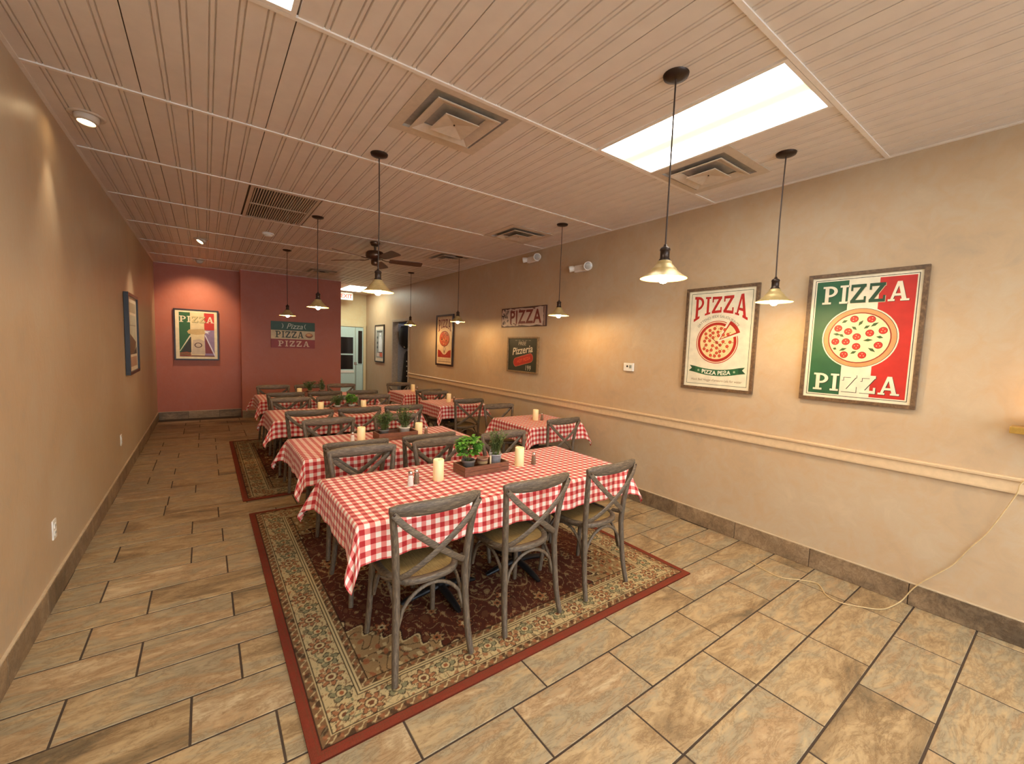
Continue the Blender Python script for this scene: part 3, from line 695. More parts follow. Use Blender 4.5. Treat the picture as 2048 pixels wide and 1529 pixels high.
# ------------------------------------------------------------------ tables and cloths
ZT = 0.748
def make_table(x0, x1, y0, y1, peds, z, label, grp):
    cx, cy = (x0+x1)/2, (y0+y1)/2; r = empty('dining_table', (cx, cy, z), 0, label, 'table', grp)
    hx, hy = (x1-x0)/2, (y1-y0)/2
    m = MB(); m.bx(-hx+0.004, hx-0.004, -hy+0.004, hy-0.004, ZT-0.03-z, ZT-z); m.build('tabletop', M_tablewood, r, bevel=0.004)
    for px in peds:
        px -= cx
        m = MB(); m.lathe([(0.034, 0.045), (0.034, ZT-0.05-z)], 16); m.build('pedestal_column', M_iron, r, (px, 0, 0))
        m = MB(); m.bx(-0.16, 0.16, -0.16, 0.16, ZT-0.05-z, ZT-0.03-z); m.build('top_plate', M_iron, r, (px, 0, 0))
        for a in range(4):
            m = MB(); m.tube([(0.0, 0, 0.055), (0.10, 0, 0.045), (0.23, 0, 0.022), (0.26, 0, 0.014)], [0.030, 0.028, 0.022, 0.014], 8, flat=(1.0, 0.62), ref=(0, 0, 1)); f = m.build('foot', M_iron, r, (px, 0, 0.0)); f.rotation_euler = (0, 0, a*PI/2)
    return r
def make_cloth(x0, x1, y0, y1, d, label, grp, seed):
    L, Wd = x1-x0, y1-y0; rr = random.Random(seed); st = 0.013
    def coords(Ln):
        a = [-d + d*i/12 for i in range(12)]; k = max(8, int(Ln/0.05)); return a + [Ln*i/k for i in range(k+1)] + [Ln + d*(i+1)/12 for i in range(12)]
    us, vs = coords(L), coords(Wd); ph = [rr.uniform(0, 6.28) for _ in range(6)]
    V = []; UV = []
    zt = ZT + 0.003; swing = rr.uniform(0.15, 0.35)*(-1 if seed % 3 == 0 else 1)
    def side_wave(s, k): return 0.5*math.sin(s*21 + ph[k]) + 0.5*math.sin(s*37 + ph[k+1])
    for v in vs:
        for u in us:
            a = max(-u, u-L, 0.0); b = max(-v, v-Wd, 0.0); sx = -1 if u < 0 else 1; sy = -1 if v < 0 else 1
            cx, cy = min(max(u, 0), L), min(max(v, 0), Wd)
            if a == 0 and b == 0: x, y, z = u, v, zt + 0.0006*math.sin(u*30+ph[0])*math.sin(v*27+ph[1])
            elif b == 0 or a == 0:
                h = max(a, b); s_ = v if b == 0 else u; wv = side_wave(s_, 0 if b == 0 else 2)
                edge = min(s_, (Wd if b == 0 else L) - s_); q = min(1, edge/0.12)
                o = 0.010*(1-math.exp(-h/0.012)) + h*(0.06 + 0.035*wv*q) + h*0.10*(1-q)
                drop = max(0, h - 0.006*(1-math.exp(-h/0.01))); z = zt - drop*(1+0.02*wv)
                x, y = (cx + sx*o, cy) if b == 0 else (cx, cy + sy*o)
            else:
                big, sml = max(a, b), min(a, b); t = sml/big; fi = 0.46*t
                out = sml*math.cos(fi) - big*math.sin(fi); down = (big*math.cos(fi) + sml*math.sin(fi))*(1 + 0.10*t)
                hb = 0.010*(1-math.exp(-big/0.012)) + big*0.16        # offset of the neighbouring side drop
                g_ = PI/4 + swing*(1 if sx*sy > 0 else -1); dx_, dy_ = math.cos(g_), math.sin(g_)
                bow = 0.030*math.sin(PI*t)*(big/d)
                ox, oy = (1, 0) if a >= b else (0, 1)
                x = cx + sx*(hb*ox*(1-t) + hb*0.75*t*dx_ + (out+bow)*dx_ + 0.35*sml*(1-t)*ox); y = cy + sy*(hb*oy*(1-t) + hb*0.75*t*dy_ + (out+bow)*dy_ + 0.35*sml*(1-t)*oy)
                z = zt - max(0, down - 0.006*(1-math.exp(-down/0.01)))
            V.append((x - L/2, y - Wd/2, z)); UV.append((u, v))
    m = MB(); nx, ny = len(us), len(vs); m.v = V; m.uv = UV
    for j in range(ny-1):
        for i in range(nx-1): m.f.append((j*nx+i, j*nx+i+1, (j+1)*nx+i+1, (j+1)*nx+i)); m.mi.append(0); m.sm.append(True)
    o = m.build('tablecloth', M_cloth, None, ((x0+x1)/2, (y0+y1)/2, 0)); tag(o, label, 'tablecloth', grp); return o
TB = [(0.565, 2.50, 1.95, 2.735, 'fourth', (1.195, 1.81)), (0.565, 2.03, 3.26, 4.02, 'third', (1.21, 1.87)), (0.58, 2.22, 5.02, 5.80, 'second', (1.14, 1.66)), (0.61, 2.22, 6.78, 7.54, 'first', (1.14, 1.655))]
for i, (a, b, c, d, nm, k) in enumerate(TB):
    make_table(a, b, c, d, k, RUG, 'long dark table on iron pedestals, %s long table from the terracotta wall' % nm, 'long dining tables')
    make_cloth(a-0.003, b+0.003, c-0.003, d+0.003, 0.19, 'red and white gingham cloth on the %s long table from the terracotta wall' % nm, 'gingham tablecloths', i+1)
TS = [(2.83, 3.60, 3.50, 4.22, 'third'), (2.69, 3.42, 5.37, 6.05, 'second'), (2.76, 3.45, 6.90, 7.58, 'first')]
for i, (a, b, c, d, nm) in enumerate(TS):
    make_table(a, b, c, d, ((a+b)/2,), 0.0, 'small square pedestal table along the right wall, %s from the terracotta wall' % nm, 'small dining tables')
    make_cloth(a-0.003, b+0.003, c-0.003, d+0.003, 0.19, 'red and white gingham cloth on the %s small table from the terracotta wall' % nm, 'gingham tablecloths', i+6)

# ------------------------------------------------------------------ tabletop things
ZC = ZT + 0.0045
def candle(x, y, h, label):
    r = empty('pillar_candle', (x, y, ZC), 0, label, 'candle', 'cream pillar candles'); R0 = 0.034
    m = MB(); m.lathe([(R0-0.002, 0.0), (R0, 0.003), (R0, h*0.5), (R0, h-0.004), (R0-0.003, h), (R0-0.006, h-0.002), (R0-0.009, h-0.014), (0.004, h-0.018), (0.0, h-0.018)], 24); m.build('wax', M_candle, r)
    m = MB(); m.tube([(0, 0, h-0.018), (0.002, 0, h-0.004)], 0.0014, 6); m.build('wick', M_wick, r)
def shaker(x, y, mat, label, kind):
    r = empty(kind, (x, y, ZC), 0, label, 'shaker', 'glass salt and pepper shakers')
    m = MB(); m.lathe([(0.017, 0.0), (0.0185, 0.004), (0.0165, 0.03), (0.0145, 0.055), (0.0125, 0.066), (0.0, 0.066)], 12, smooth=True); m.build('jar', mat, r)
    m = MB(); m.lathe([(0.0, 0.089), (0.008, 0.088), (0.0135, 0.082), (0.0145, 0.066), (0.0, 0.066)][::-1], 14); m.build('cap', M_chrome, r)
def planter_box(x, y, L, Wd, H, label):
    r = empty('planter_box', (x, y, ZC), 0, label, 'planter box', 'wooden planter boxes on the long tables'); t = 0.010
    for s in (-1, 1):
        for k in range(2):
            m = MB(); m.bx(-L/2, L/2, -t/2, t/2, 0.001 if k == 0 else H/2+0.001, H/2-0.001 if k == 0 else H); m.build('side_board', M_boxwood, r, (0, s*(Wd/2-t/2), 0), bevel=0.0012)
            m = MB(); m.bx(-t/2, t/2, -Wd/2+t, Wd/2-t, 0.001 if k == 0 else H/2+0.001, H/2-0.001 if k == 0 else H); m.build('end_board', M_boxwood, r, (s*(L/2-t/2), 0, 0), bevel=0.0012)
    m = MB(); m.bx(-L/2+t, L/2-t, -Wd/2+t, Wd/2-t, 0.001, 0.010); m.build('bottom_board', M_boxwood, r)
    return r
def leaf(m, base, d, n, ln, wd, cup=0.15):
    d = Vector(d).normalized(); n = (Vector(n) - d*d.dot(Vector(n))); n = n.normalized() if n.length > 1e-4 else d.orthogonal().normalized(); s = d.cross(n); b = Vector(base)
    pts = [b, b + d*ln*0.35 + s*wd*0.5 + n*cup*ln*0.5, b + d*ln*0.7 + s*wd*0.38 + n*cup*ln*0.4, b + d*ln - n*cup*ln*0.5, b + d*ln*0.7 - s*wd*0.38 + n*cup*ln*0.4, b + d*ln*0.35 - s*wd*0.5 + n*cup*ln*0.5, b + d*ln*0.4 + n*0.0, b + d*ln*0.72]
    m.add(pts, [(0, 1, 6), (1, 2, 7, 6), (2, 3, 7), (3, 4, 7), (4, 5, 6, 7), (5, 0, 6)], 0, True)
def potted(name, x, y, zb, pot, plant, seed, label, group, scale=1.0):
    r = empty(name, (x, y, zb), 0, label, 'potted plant', group); rr = random.Random(seed)
    if pot == 'bucket':
        m = MB(); m.lathe([(0.030, 0.0), (0.032, 0.003), (0.042, 0.088), (0.045, 0.092), (0.045, 0.096), (0.041, 0.096), (0.040, 0.086), (0.0, 0.084)], 24); m.build('pail', M_steel, r); top = 0.086
        m = MB(); pth = [(0.045*math.cos(a), 0.004+0.02*math.sin(a), 0.088+0.030*math.sin(a)*0.9+0.02*math.sin(a)) for a in [PI*i/12 for i in range(13)]]; m.tube(pth, 0.0018, 6); m.build('handle', M_steel, r)
        for s in (-1, 1): m = MB(); m.lathe([(0.007, -0.002), (0.007, 0.003)], 10, (s*0.045, 0, 0.085), axis='x'); m.build('lug', M_steel, r)
    else:
        mt = {'grey': M_darkpot, 'terra': M_terra, 'white': M_whitepot}[pot]; R0 = 0.043*scale
        m = MB(); m.lathe([(R0*0.72, 0.0), (R0*0.76, 0.003), (R0*0.95, 0.062*scale), (R0*1.04, 0.064*scale), (R0*1.06, 0.078*scale), (R0*0.96, 0.078*scale), (R0*0.92, 0.066*scale), (0.0, 0.064*scale)], 22); m.build('pot', mt, r); top = 0.066*scale
    m = MB(); m.lathe([(0.0, top+0.006), (0.030*scale, top+0.003), (0.036*scale, top-0.002)][::-1], 14); m.build('soil', M_soil, r)
    st = MB(); lf = MB()
    if plant == 'basil':
        for k in range(9):
            a = rr.uniform(0, 6.28); sp = rr.uniform(0.2, 1.0)*0.05*scale; hh = rr.uniform(0.07, 0.16)*scale; tip = (math.cos(a)*sp*1.2, math.sin(a)*sp*1.2, top+hh)
            st.tube([(math.cos(a)*sp*0.25, math.sin(a)*sp*0.25, top), (math.cos(a)*sp*0.8, math.sin(a)*sp*0.8, top+hh*0.5), tip], 0.0018, 5)
        for k in range(330):
            a = rr.uniform(0, 6.28); ct = rr.uniform(-0.75, 1); sr = math.sqrt(1-ct*ct); R1 = rr.uniform(0.55, 1.0)
            p = Vector((0.072*sr*math.cos(a)*R1, 0.072*sr*math.sin(a)*R1, 0.072*ct*R1 + 0.095))*scale + Vector((0, 0, top)); d = Vector((math.cos(a), math.sin(a), rr.uniform(-0.5, 0.5))); leaf(lf, p, d, (0, 0, 1) if rr.random() < 0.7 else (rr.uniform(-1, 1), rr.uniform(-1, 1), 0.5), rr.uniform(0.028, 0.044)*scale, rr.uniform(0.020, 0.030)*scale)
        mat = M_basil
    elif plant == 'parsley':
        for k in range(60):
            a = rr.uniform(0, 6.28); sp = rr.uniform(0.01, 0.10)*scale; hh = rr.uniform(0.05, 0.15)*scale; tip = Vector((math.cos(a)*sp, math.sin(a)*sp, top+hh)); mid = Vector((tip.x*0.45, tip.y*0.45, top+hh*0.7))
            st.tube([(0.2*tip.x, 0.2*tip.y, top), mid, tip], 0.0014, 5)
            for q in range(8):
                b = rr.uniform(0, 6.28); leaf(lf, tip + Vector((rr.uniform(-1, 1), rr.uniform(-1, 1), rr.uniform(-1, 1)))*0.016*scale, (math.cos(b), math.sin(b), rr.uniform(-0.4, 0.6)), (0, 0, 1), rr.uniform(0.016, 0.030)*scale, rr.uniform(0.010, 0.018)*scale)
        mat = M_parsley
    else:
        for k in range(26):
            a = rr.uniform(0, 6.28); sp = rr.uniform(0.0, 0.075)*scale; hh = rr.uniform(0.07, 0.17)*scale + (0.06 if k == 0 else 0)*scale; tip = Vector((math.cos(a)*sp, math.sin(a)*sp, top+hh)); b0 = Vector((math.cos(a)*0.02, math.sin(a)*0.02, top)); mid = b0.lerp(tip, 0.5) + Vector((0, 0, 0.02*scale))
            st.tube([b0, mid, tip], 0.0015, 5)
            for q in range(26):
                t = rr.uniform(0.2, 1); pp = b0.lerp(mid, t*2) if t < 0.5 else mid.lerp(tip, t*2-1); b = rr.uniform(0, 6.28); leaf(lf, pp, (math.cos(b), math.sin(b), rr.uniform(0.1, 0.9)), (0, 0, 1), rr.uniform(0.016, 0.028)*scale, 0.008*scale)
        mat = M_herb
    stuff(st.build('stems', M_stem, r)); stuff(lf.build('foliage', mat, r)); return r

ZB = ZC + 0.0105
T1 = 'on fourth long table from red wall'; T2_ = 'on third long table from red wall'; T3_ = 'on second long table from red wall'; T4_ = 'on first long table from red wall'
shaker(0.988, 2.355, M_salt, 'glass salt shaker next to aisle-end candle ' + T1, 'salt_shaker')
shaker(1.035, 2.375, M_pepper, 'brown pepper shaker behind the salt shaker ' + T1, 'pepper_shaker')
candle(1.180, 2.370, 0.135, 'cream pillar candle between salt shaker and basil box ' + T1)
candle(1.835, 2.385, 0.135, 'cream pillar candle between steel pail and lone shaker ' + T1)
shaker(1.948, 2.360, M_pepper, 'lone pepper shaker at the wall end ' + T1, 'pepper_shaker')
planter_box(1.525, 2.41, 0.35, 0.165, 0.062, 'reddish wooden planter box with basil and a steel pail')
potted('potted_basil', 1.420, 2.41, ZB, 'grey', 'basil', 1, 'bright green bushy basil in a grey pot in the wooden box', 'herbs in the planter boxes', 1.05)
potted('herb_pail', 1.640, 2.41, ZB, 'bucket', 'herb', 2, 'thin-leaved herb in a galvanised steel pail beside the basil', 'herbs in the planter boxes', 1.05)
r = empty('terracotta_pot', (1.535, 2.415, ZB), 0, 'small rough clay pot between basil and steel pail', 'pot')
m = MB(); m.lathe([(0.026, 0.0), (0.030, 0.003), (0.036, 0.066), (0.040, 0.068), (0.040, 0.080), (0.035, 0.080), (0.033, 0.068), (0.0, 0.06)], 20); m.build('body', M_terra, r)
m = MB()
for k in range(3): m.lathe([(0.0358, -0.003), (0.0378, 0.0), (0.0358, 0.003)], 20, (0, 0, 0.045+0.006*k))
m.build('twine', plain('twine', (166, 138, 100), 0.9), r)
m = MB(); m.bx(-0.006, 0.006, -0.002, 0.002, 0, 0.095); tag(m.build('plant_marker', M_cream_pl, None, (1.583, 2.385, ZB), 0.1, bevel=0.001), 'pale wooden plant marker stick beside the steel pail', 'plant marker')

shaker(1.005, 3.66, M_salt, 'glass shaker beside the aisle-end candle ' + T2_, 'salt_shaker')
candle(1.080, 3.665, 0.125, 'cream pillar candle near the aisle end ' + T2_)
planter_box(1.385, 3.66, 0.36, 0.17, 0.065, 'wooden planter box with leafy herb and white tin ' + T2_)
potted('potted_parsley', 1.275, 3.66, ZB, 'grey', 'parsley', 5, 'wide dark green leafy herb ' + T2_, 'herbs in the planter boxes', 1.0)
potted('herb_tin', 1.465, 3.655, ZB, 'white', 'herb', 6, 'grey-green herb in a pale tin ' + T2_, 'herbs in the planter boxes', 1.15)
candle(1.605, 3.65, 0.125, 'cream pillar candle near the wall end ' + T2_)
shaker(1.665, 3.62, M_pepper, 'dark shaker at the wall end ' + T2_, 'pepper_shaker')

candle(1.115, 5.43, 0.12, 'cream pillar candle near the aisle end ' + T3_)
planter_box(1.40, 5.42, 0.34, 0.17, 0.06, 'wooden planter box with two white pots ' + T3_)
potted('potted_herb', 1.305, 5.42, ZB, 'white', 'parsley', 8, 'spiky herb in aisle-side white pot ' + T3_, 'herbs in the planter boxes', 0.85)
potted('potted_herb', 1.475, 5.42, ZB, 'white', 'basil', 9, 'round leafy herb in wall-side white pot ' + T3_, 'herbs in the planter boxes', 0.85)
candle(1.625, 5.43, 0.12, 'cream pillar candle near the wall end ' + T3_)
candle(1.165, 7.16, 0.12, 'cream pillar candle near the aisle end ' + T4_)
planter_box(1.40, 7.16, 0.34, 0.17, 0.06, 'wooden planter box ' + T4_)
potted('potted_herb', 1.31, 7.16, ZB, 'terra', 'parsley', 12, 'dark green feathery herb ' + T4_, 'herbs in the planter boxes', 0.95)
potted('potted_herb', 1.49, 7.16, ZB, 'terra', 'herb', 13, 'sparse twiggy herb ' + T4_, 'herbs in the planter boxes', 1.0)
for (a, b, c, d, nm), (x, y) in zip(TS, ((3.19, 3.86), (2.985, 5.70), (3.06, 7.25))):
    candle(x, y, 0.13, 'cream pillar candle on the %s small table from the terracotta wall' % nm)
    shaker(x+0.075, y-0.03, M_pepper, 'dark shaker beside the candle on the %s small table from the terracotta wall' % nm, 'pepper_shaker')

# ------------------------------------------------------------------ wall art
COLM = {}
def cm(rgb, rough=0.5):
    if rgb not in COLM: COLM[rgb] = plain('print_%d_%d_%d' % rgb, rgb, rough, 0, 0.05, 12)
    return COLM[rgb]
def glyph(ch):
    """slab-serif capitals as polygons in a unit-height box; returns (polys, width)"""
    if ch == 'I': return [[(.12, 0), (.30, 0), (.30, 1), (.12, 1)], [(0, 0), (.42, 0), (.42, .11), (0, .11)], [(0, .89), (.42, .89), (.42, 1), (0, 1)]], .42
    if ch == 'Z': return [[(.02, .84), (.74, .84), (.74, 1), (.02, 1)], [(.02, 0), (.76, 0), (.76, .16), (.02, .16)], [(.02, .12), (.24, .12), (.74, .90), (.52, .90)], [(.02, .66), (.12, .66), (.12, .9), (.02, .9)], [(.66, .1), (.76, .1), (.76, .34), (.66, .34)]], .78
    if ch == 'A': return [[(.08, 0), (.20, 0), (.50, 1), (.36, 1)], [(.62, 0), (.82, 0), (.56, 1), (.38, 1)], [(.24, .26), (.70, .26), (.70, .38), (.24, .38)], [(0, 0), (.30, 0), (.30, .10), (0, .10)], [(.54, 0), (.92, 0), (.92, .10), (.54, .10)]], .92
    if ch == 'P':
        ps = [[(.12, 0), (.32, 0), (.32, 1), (.12, 1)], [(0, 0), (.46, 0), (.46, .11), (0, .11)], [(0, .89), (.2, .89), (.2, 1), (0, 1)]]
        for i in range(10):
            a0, a1 = -PI/2 + PI*i/10, -PI/2 + PI*(i+1)/10
            f = lambda a, rx, ry: (.36 + rx*math.cos(a), .70 + ry*math.sin(a))
            ps.append([f(a0, .22, .18), f(a0, .40, .30), f(a1, .40, .30), f(a1, .22, .18)])
        ps += [[(.30, .88), (.36, .88), (.36, 1), (.30, 1)], [(.30, .40), (.36, .40), (.36, .52), (.30, .52)]]
        return ps, .78
    return [], .4
def fontpolys(text, size=1.0, shear=0.0, bold=0.0, space=1.0):
    cu = bpy.data.curves.new('lettering_curve', 'FONT'); cu.body = text; cu.size = size; cu.shear = shear; cu.offset = bold; cu.space_character = space; cu.align_x = 'CENTER'; cu.resolution_u = 3
    ob = bpy.data.objects.new('lettering_curve', cu); COL.objects.link(ob); dg = bpy.context.evaluated_depsgraph_get(); me = bpy.data.meshes.new_from_object(ob.evaluated_get(dg))
    vs = [(v.co.x, v.co.y) for v in me.vertices]; ps = [[vs[i] for i in p.vertices] for p in me.polygons]
    bpy.data.objects.remove(ob, do_unlink=True); bpy.data.curves.remove(cu); bpy.data.meshes.remove(me); return ps
class Art:
    """flat print in the plane x (right), z (up); layers step out of the paper toward -y"""
    def __init__(s, w, h): s.w, s.h = w, h; s.parts = {}
    def poly(s, pts, rgb, layer=1, part='print'):
        d = s.parts.setdefault(part, []); d.append(([(x, z) for x, z in pts], rgb, layer))
    def rect(s, x0, x1, z0, z1, rgb, layer=1, part='print'): s.poly([(x0, z0), (x1, z0), (x1, z1), (x0, z1)], rgb, layer, part)
    def disc(s, cx, cz, rx, rz_, rgb, layer=1, n=28, part='print', a0=0, a1=2*PI):
        pts = [(cx + rx*math.cos(a0+(a1-a0)*i/n), cz + rz_*math.sin(a0+(a1-a0)*i/n)) for i in range(n if a1-a0 > 6.28 else n+1)]
        if a1-a0 < 6.28: pts.append((cx, cz))
        s.poly(pts, rgb, layer, part)
    def outline(s, m, t, rgb, layer=1):
        w, h = s.w/2-m, s.h/2-m
        for a in ((-w, w, h-t, h), (-w, w, -h, -h+t), (-w, -w+t, -h, h), (w-t, w, -h, h)): s.rect(*a, rgb, layer)
    def slab(s, word, x0, x1, z0, z1, cols, layer=3, warp=None, gap=.10, part='lettering', outline=None, ol=0.006):
        G = [glyph(c) for c in word]; tot = sum(g[1] for g in G) + gap*(len(G)-1); k = (x1-x0)/tot; x = x0
        for i, (ps, gw) in enumerate(G):
            c = cols[i] if isinstance(cols, list) else cols
            for dx, dz, cc, ly in ([(ol, -ol, outline[i] if isinstance(outline, list) else outline, layer-0.5)] if (outline and (not isinstance(outline, list) or outline[i])) else []) + [(0, 0, c, layer)]:
                for pi, p in enumerate(ps):
                    q = [(x + a*k + dx, z0 + b*(z1-z0) + dz) for a, b in p]
                    if warp: q = [warp(a, b) for a, b in q]
                    s.poly(q, cc, ly + 0.02*pi, part)
            x += (gw+gap)*k
    def text(s, t, cx, cz, size, rgb, layer=3, shear=0.0, bold=0.0, sx=1.0, rot=0.0, warp=None, part='lettering', space=1.0):
        co, si = math.cos(rot), math.sin(rot)
        for p in fontpolys(t, size, shear, bold, space):
            q = [(a*sx, b - size*0.34) for a, b in p]; q = [(cx + a*co - b*si, cz + a*si + b*co) for a, b in q]
            if warp: q = [warp(a, b) for a, b in q]
            s.poly(q, rgb, layer, part)
    def build(s, root, y0):
        for part, lst in s.parts.items():
            m = MB(); cols = []
            for pts, rgb, ly in lst:
                if rgb not in cols: cols.append(rgb)
                ar = sum(pts[i][0]*pts[(i+1) % len(pts)][1] - pts[(i+1) % len(pts)][0]*pts[i][1] for i in range(len(pts)))
                if ar < 0: pts = pts[::-1]
                m.add([(x, y0 - 0.00045*ly, z) for x, z in pts], [tuple(range(len(pts)))], cols.index(rgb))
            m.build(part, [cm(c) for c in cols], root)
def framed(name, pos, rz, w, h, fw_, fd, fmat, paper, label, cat, group=None, glass=False):
    r = empty(name, pos, rz, label, cat, group)
    for a in ((-w/2, w/2, h/2-fw_, h/2), (-w/2, w/2, -h/2, -h/2+fw_)):
        m = MB(); m.bx(a[0], a[1], -fd, -0.001, a[2], a[3]); m.build('frame_rail', fmat, r, bevel=0.002)
    for sx in (-1, 1):
        m = MB(); x0_ = sx*(w/2-fw_); x1_ = sx*w/2; m.bx(min(x0_, x1_), max(x0_, x1_), -fd, -0.001, -h/2+fw_, h/2-fw_); m.build('frame_stile', fmat, r, bevel=0.002)
    m = MB(); m.bx(-w/2+fw_*0.7, w/2-fw_*0.7, -fd*0.55, -0.002, -h/2+fw_*0.7, h/2-fw_*0.7); m.build('paper', cm(paper), r)
    return r, -fd*0.55
CRM = (232, 222, 194); DRD = (168, 34, 28); GRN = (30, 88, 56); OUT = (40, 40, 34)
PEP = (196, 44, 32)
RWZ = -PI/2   # right wall faces -x
def pep_pizza(A, cx, cz, R0, spots, rich=True):
    A.disc(cx, cz, R0*1.04, R0*1.04, CRM, 2, 44); A.disc(cx, cz, R0, R0, (66, 40, 26), 2.2, 44); A.disc(cx, cz, R0*0.985, R0*0.985, (222, 150, 96), 2.4, 44); A.disc(cx, cz, R0*0.86, R0*0.86, (140, 50, 28), 2.6, 40); A.disc(cx, cz, R0*0.825, R0*0.825, (236, 218, 170), 2.8, 40)
    for i, (a, b) in enumerate(spots):
        x, z = cx + a*R0, cz + b*R0; A.disc(x, z, R0*0.118, R0*0.118, (130, 24, 18), 3.0, 16); A.disc(x, z, R0*0.10, R0*0.10, PEP, 3.2, 16)
        for q in range(3): A.disc(x + R0*0.05*math.cos(q*2.1+i), z + R0*0.05*math.sin(q*2.1+i), R0*0.016, R0*0.016, (240, 190, 150), 3.4, 6)
# big flag poster
w_, h_ = 0.665, 0.935
r, y0_ = framed('pizza_poster', (XR-0.001, 0.978, 1.762), RWZ, w_, h_, 0.026, 0.028, M_frame_wd, CRM, 'framed poster of whole pepperoni pizza on green, white and red stripes', 'poster')
A = Art(w_, h_); A.outline(0.044, 0.004, OUT, 1); W2, H2 = w_/2-0.056, h_/2-0.056; g1, g2 = -W2*0.30, W2*0.32
A.rect(-W2, g1, -H2, H2, GRN, 1); A.rect(g1, g2, -H2, H2, CRM, 1); A.rect(g2, W2, -H2, H2, (190, 40, 32), 1)
A.slab('PIZZA', -W2+0.04, W2-0.03, H2-0.165, H2-0.035, [CRM, CRM, (34, 74, 50), (34, 74, 50), CRM], 3, outline=[OUT, OUT, (206, 188, 150), (206, 188, 150), OUT], ol=0.003)
A.slab('PIZZA', -W2+0.03, W2-0.03, -H2+0.025, -H2+0.150, CRM, 3, outline=OUT, ol=0.0035, part='lower_lettering')
sp = [(-.16, .64), (.30, .62), (-.59, .33), (-.30, .22), (-.05, .04), (.29, .16), (.63, .24), (-.64, -.13), (-.34, -.13), (-.04, -.29), (.54, -.24), (-.36, -.58), (.14, -.58)]
pep_pizza(A, 0.0, 0.0, 0.208, sp)
for a, b, t_, ln in ((-.42, .56, .5, .16), (.03, .50, 1.0, .18), (.40, .44, .6, .2), (-.14, .33, -.7, .16), (.20, .36, .6, .16), (-.62, .12, -.2, .18), (-.48, .08, -.6, .14), (.26, -.08, .1, .22), (.56, .02, -.2, .16), (-.64, -.38, -.4, .1), (-.40, -.40, .4, .2), (.38, -.40, -.6, .2), (-.10, -.50, .5, .16)):
    R0 = 0.208; c, s_ = math.cos(t_), math.sin(t_); L_ = ln*R0*0.62; wd = 0.04*R0
    A.poly([(a*R0 - L_*c, b*R0 - L_*s_), (a*R0 + wd*s_, b*R0 - wd*c), (a*R0 + L_*c, b*R0 + L_*s_), (a*R0 - wd*s_*1.4, b*R0 + wd*c*1.4)], (52, 84, 40), 3.3)
A.build(r, y0_)
# slice poster
w_, h_ = 0.655, 0.935
r, y0_ = framed('pizza_poster', (XR-0.001, 1.988, 1.753), RWZ, w_, h_, 0.026, 0.028, M_frame_wd, (226, 218, 192), 'framed cream poster with red PIZZA title, sliced pizza and green ribbon', 'poster')
A = Art(w_, h_); A.outline(0.050, 0.004, (62, 86, 62), 1)
def warp_title(a, b): 
    u = a/0.24; bt = -0.075*abs(u)**2.2; z0b = 0.235; k = (b - z0b)/0.14; return (a, b + 0.012*u*u*k + bt*(1-k))
A.slab('PIZZA', -0.245, 0.245, 0.235, 0.378, (178, 36, 30), 3, warp_title, 0.10, outline=(236, 226, 204), ol=0.004)
cx_, cz_, R0 = -0.012, -0.03, 0.192
def arc_warp(a, b): th = PI/2 - (a - cx_)/0.235; rr_ = 0.232 + (b - 0.2); return (cx_ + rr_*math.cos(th), cz_ + rr_*math.sin(th))
A.text('(IATTENO IEEX SAUOURINTE', cx_, 0.2, 0.034, (126, 122, 108), 2, 0, 0, 0.98, warp=arc_warp, part='arched_lettering')
s0, s1 = 0.30, 1.12
A.disc(cx_, cz_, R0, R0, (176, 52, 34), 2, 44, a0=s1, a1=s0+2*PI); A.disc(cx_, cz_, R0*0.965, R0*0.965, (238, 214, 176), 2.2, 44, a0=s1, a1=s0+2*PI); A.disc(cx_, cz_, R0*0.925, R0*0.925, (172, 40, 26), 2.4, 44, a0=s1, a1=s0+2*PI); A.disc(cx_, cz_, R0*0.80, R0*0.80, (236, 206, 150), 2.6, 40, a0=s1, a1=s0+2*PI)
am = (s0+s1)/2; sx_, sz_ = cx_ + 0.030*math.cos(am), cz_ + 0.030*math.sin(am)
A.disc(sx_, sz_, R0, R0, (172, 40, 26), 2.5, 10, a0=s0+0.05, a1=s1-0.05); A.disc(sx_ + 0.012, sz_ + 0.010, R0*0.76, R0*0.76, (236, 206, 150), 2.7, 10, a0=s0+0.10, a1=s1-0.10)
rp = random.Random(5); pts_ = []
for _ in range(400):
    a, q = rp.uniform(0, 6.28), math.sqrt(rp.random())*0.68
    if s0-0.15 < a % 6.283 < s1+0.15 and q > 0.05: continue
    x, z = q*math.cos(a), q*math.sin(a)
    if all((x-c)**2 + (z-d)**2 > 0.028 for c, d in pts_): pts_.append((x, z))
for i, (x, z) in enumerate(pts_ + [(0.30, 0.34), (0.52, 0.36), (0.36, 0.58)]):
    bx_, bz_ = cx_ + x*R0, cz_ + z*R0
    A.disc(bx_, bz_, R0*0.075, R0*0.075, (176, 46, 28), 3, 12); A.disc(bx_, bz_, R0*0.045, R0*0.045, (206, 90, 54), 3.2, 10)
    t_ = rp.uniform(0, 3.14); ex, ez = bx_ + 0.024*math.cos(i*1.7), bz_ + 0.024*math.sin(i*1.7); c, s_ = 0.010*math.cos(t_), 0.010*math.sin(t_)
    A.poly([(ex-c, ez-s_), (ex+0.3*s_, ez-0.3*c), (ex+c, ez+s_), (ex-0.3*s_, ez+0.3*c)], (150, 70, 36) if i % 2 else (116, 104, 50), 2.9)
for k in range(3): A.poly([(cx_+a*0.055*math.cos(2.36+k*0.0)+0.004*k, cz_+b) for a, b in ((-1, -0.03), (-0.9, -0.034), (1, 0.03), (0.9, 0.034))], (120, 40, 24), 3.3) if k == 0 else None
def rib(a, b): return (a, b + 0.62*a*a - 0.010)
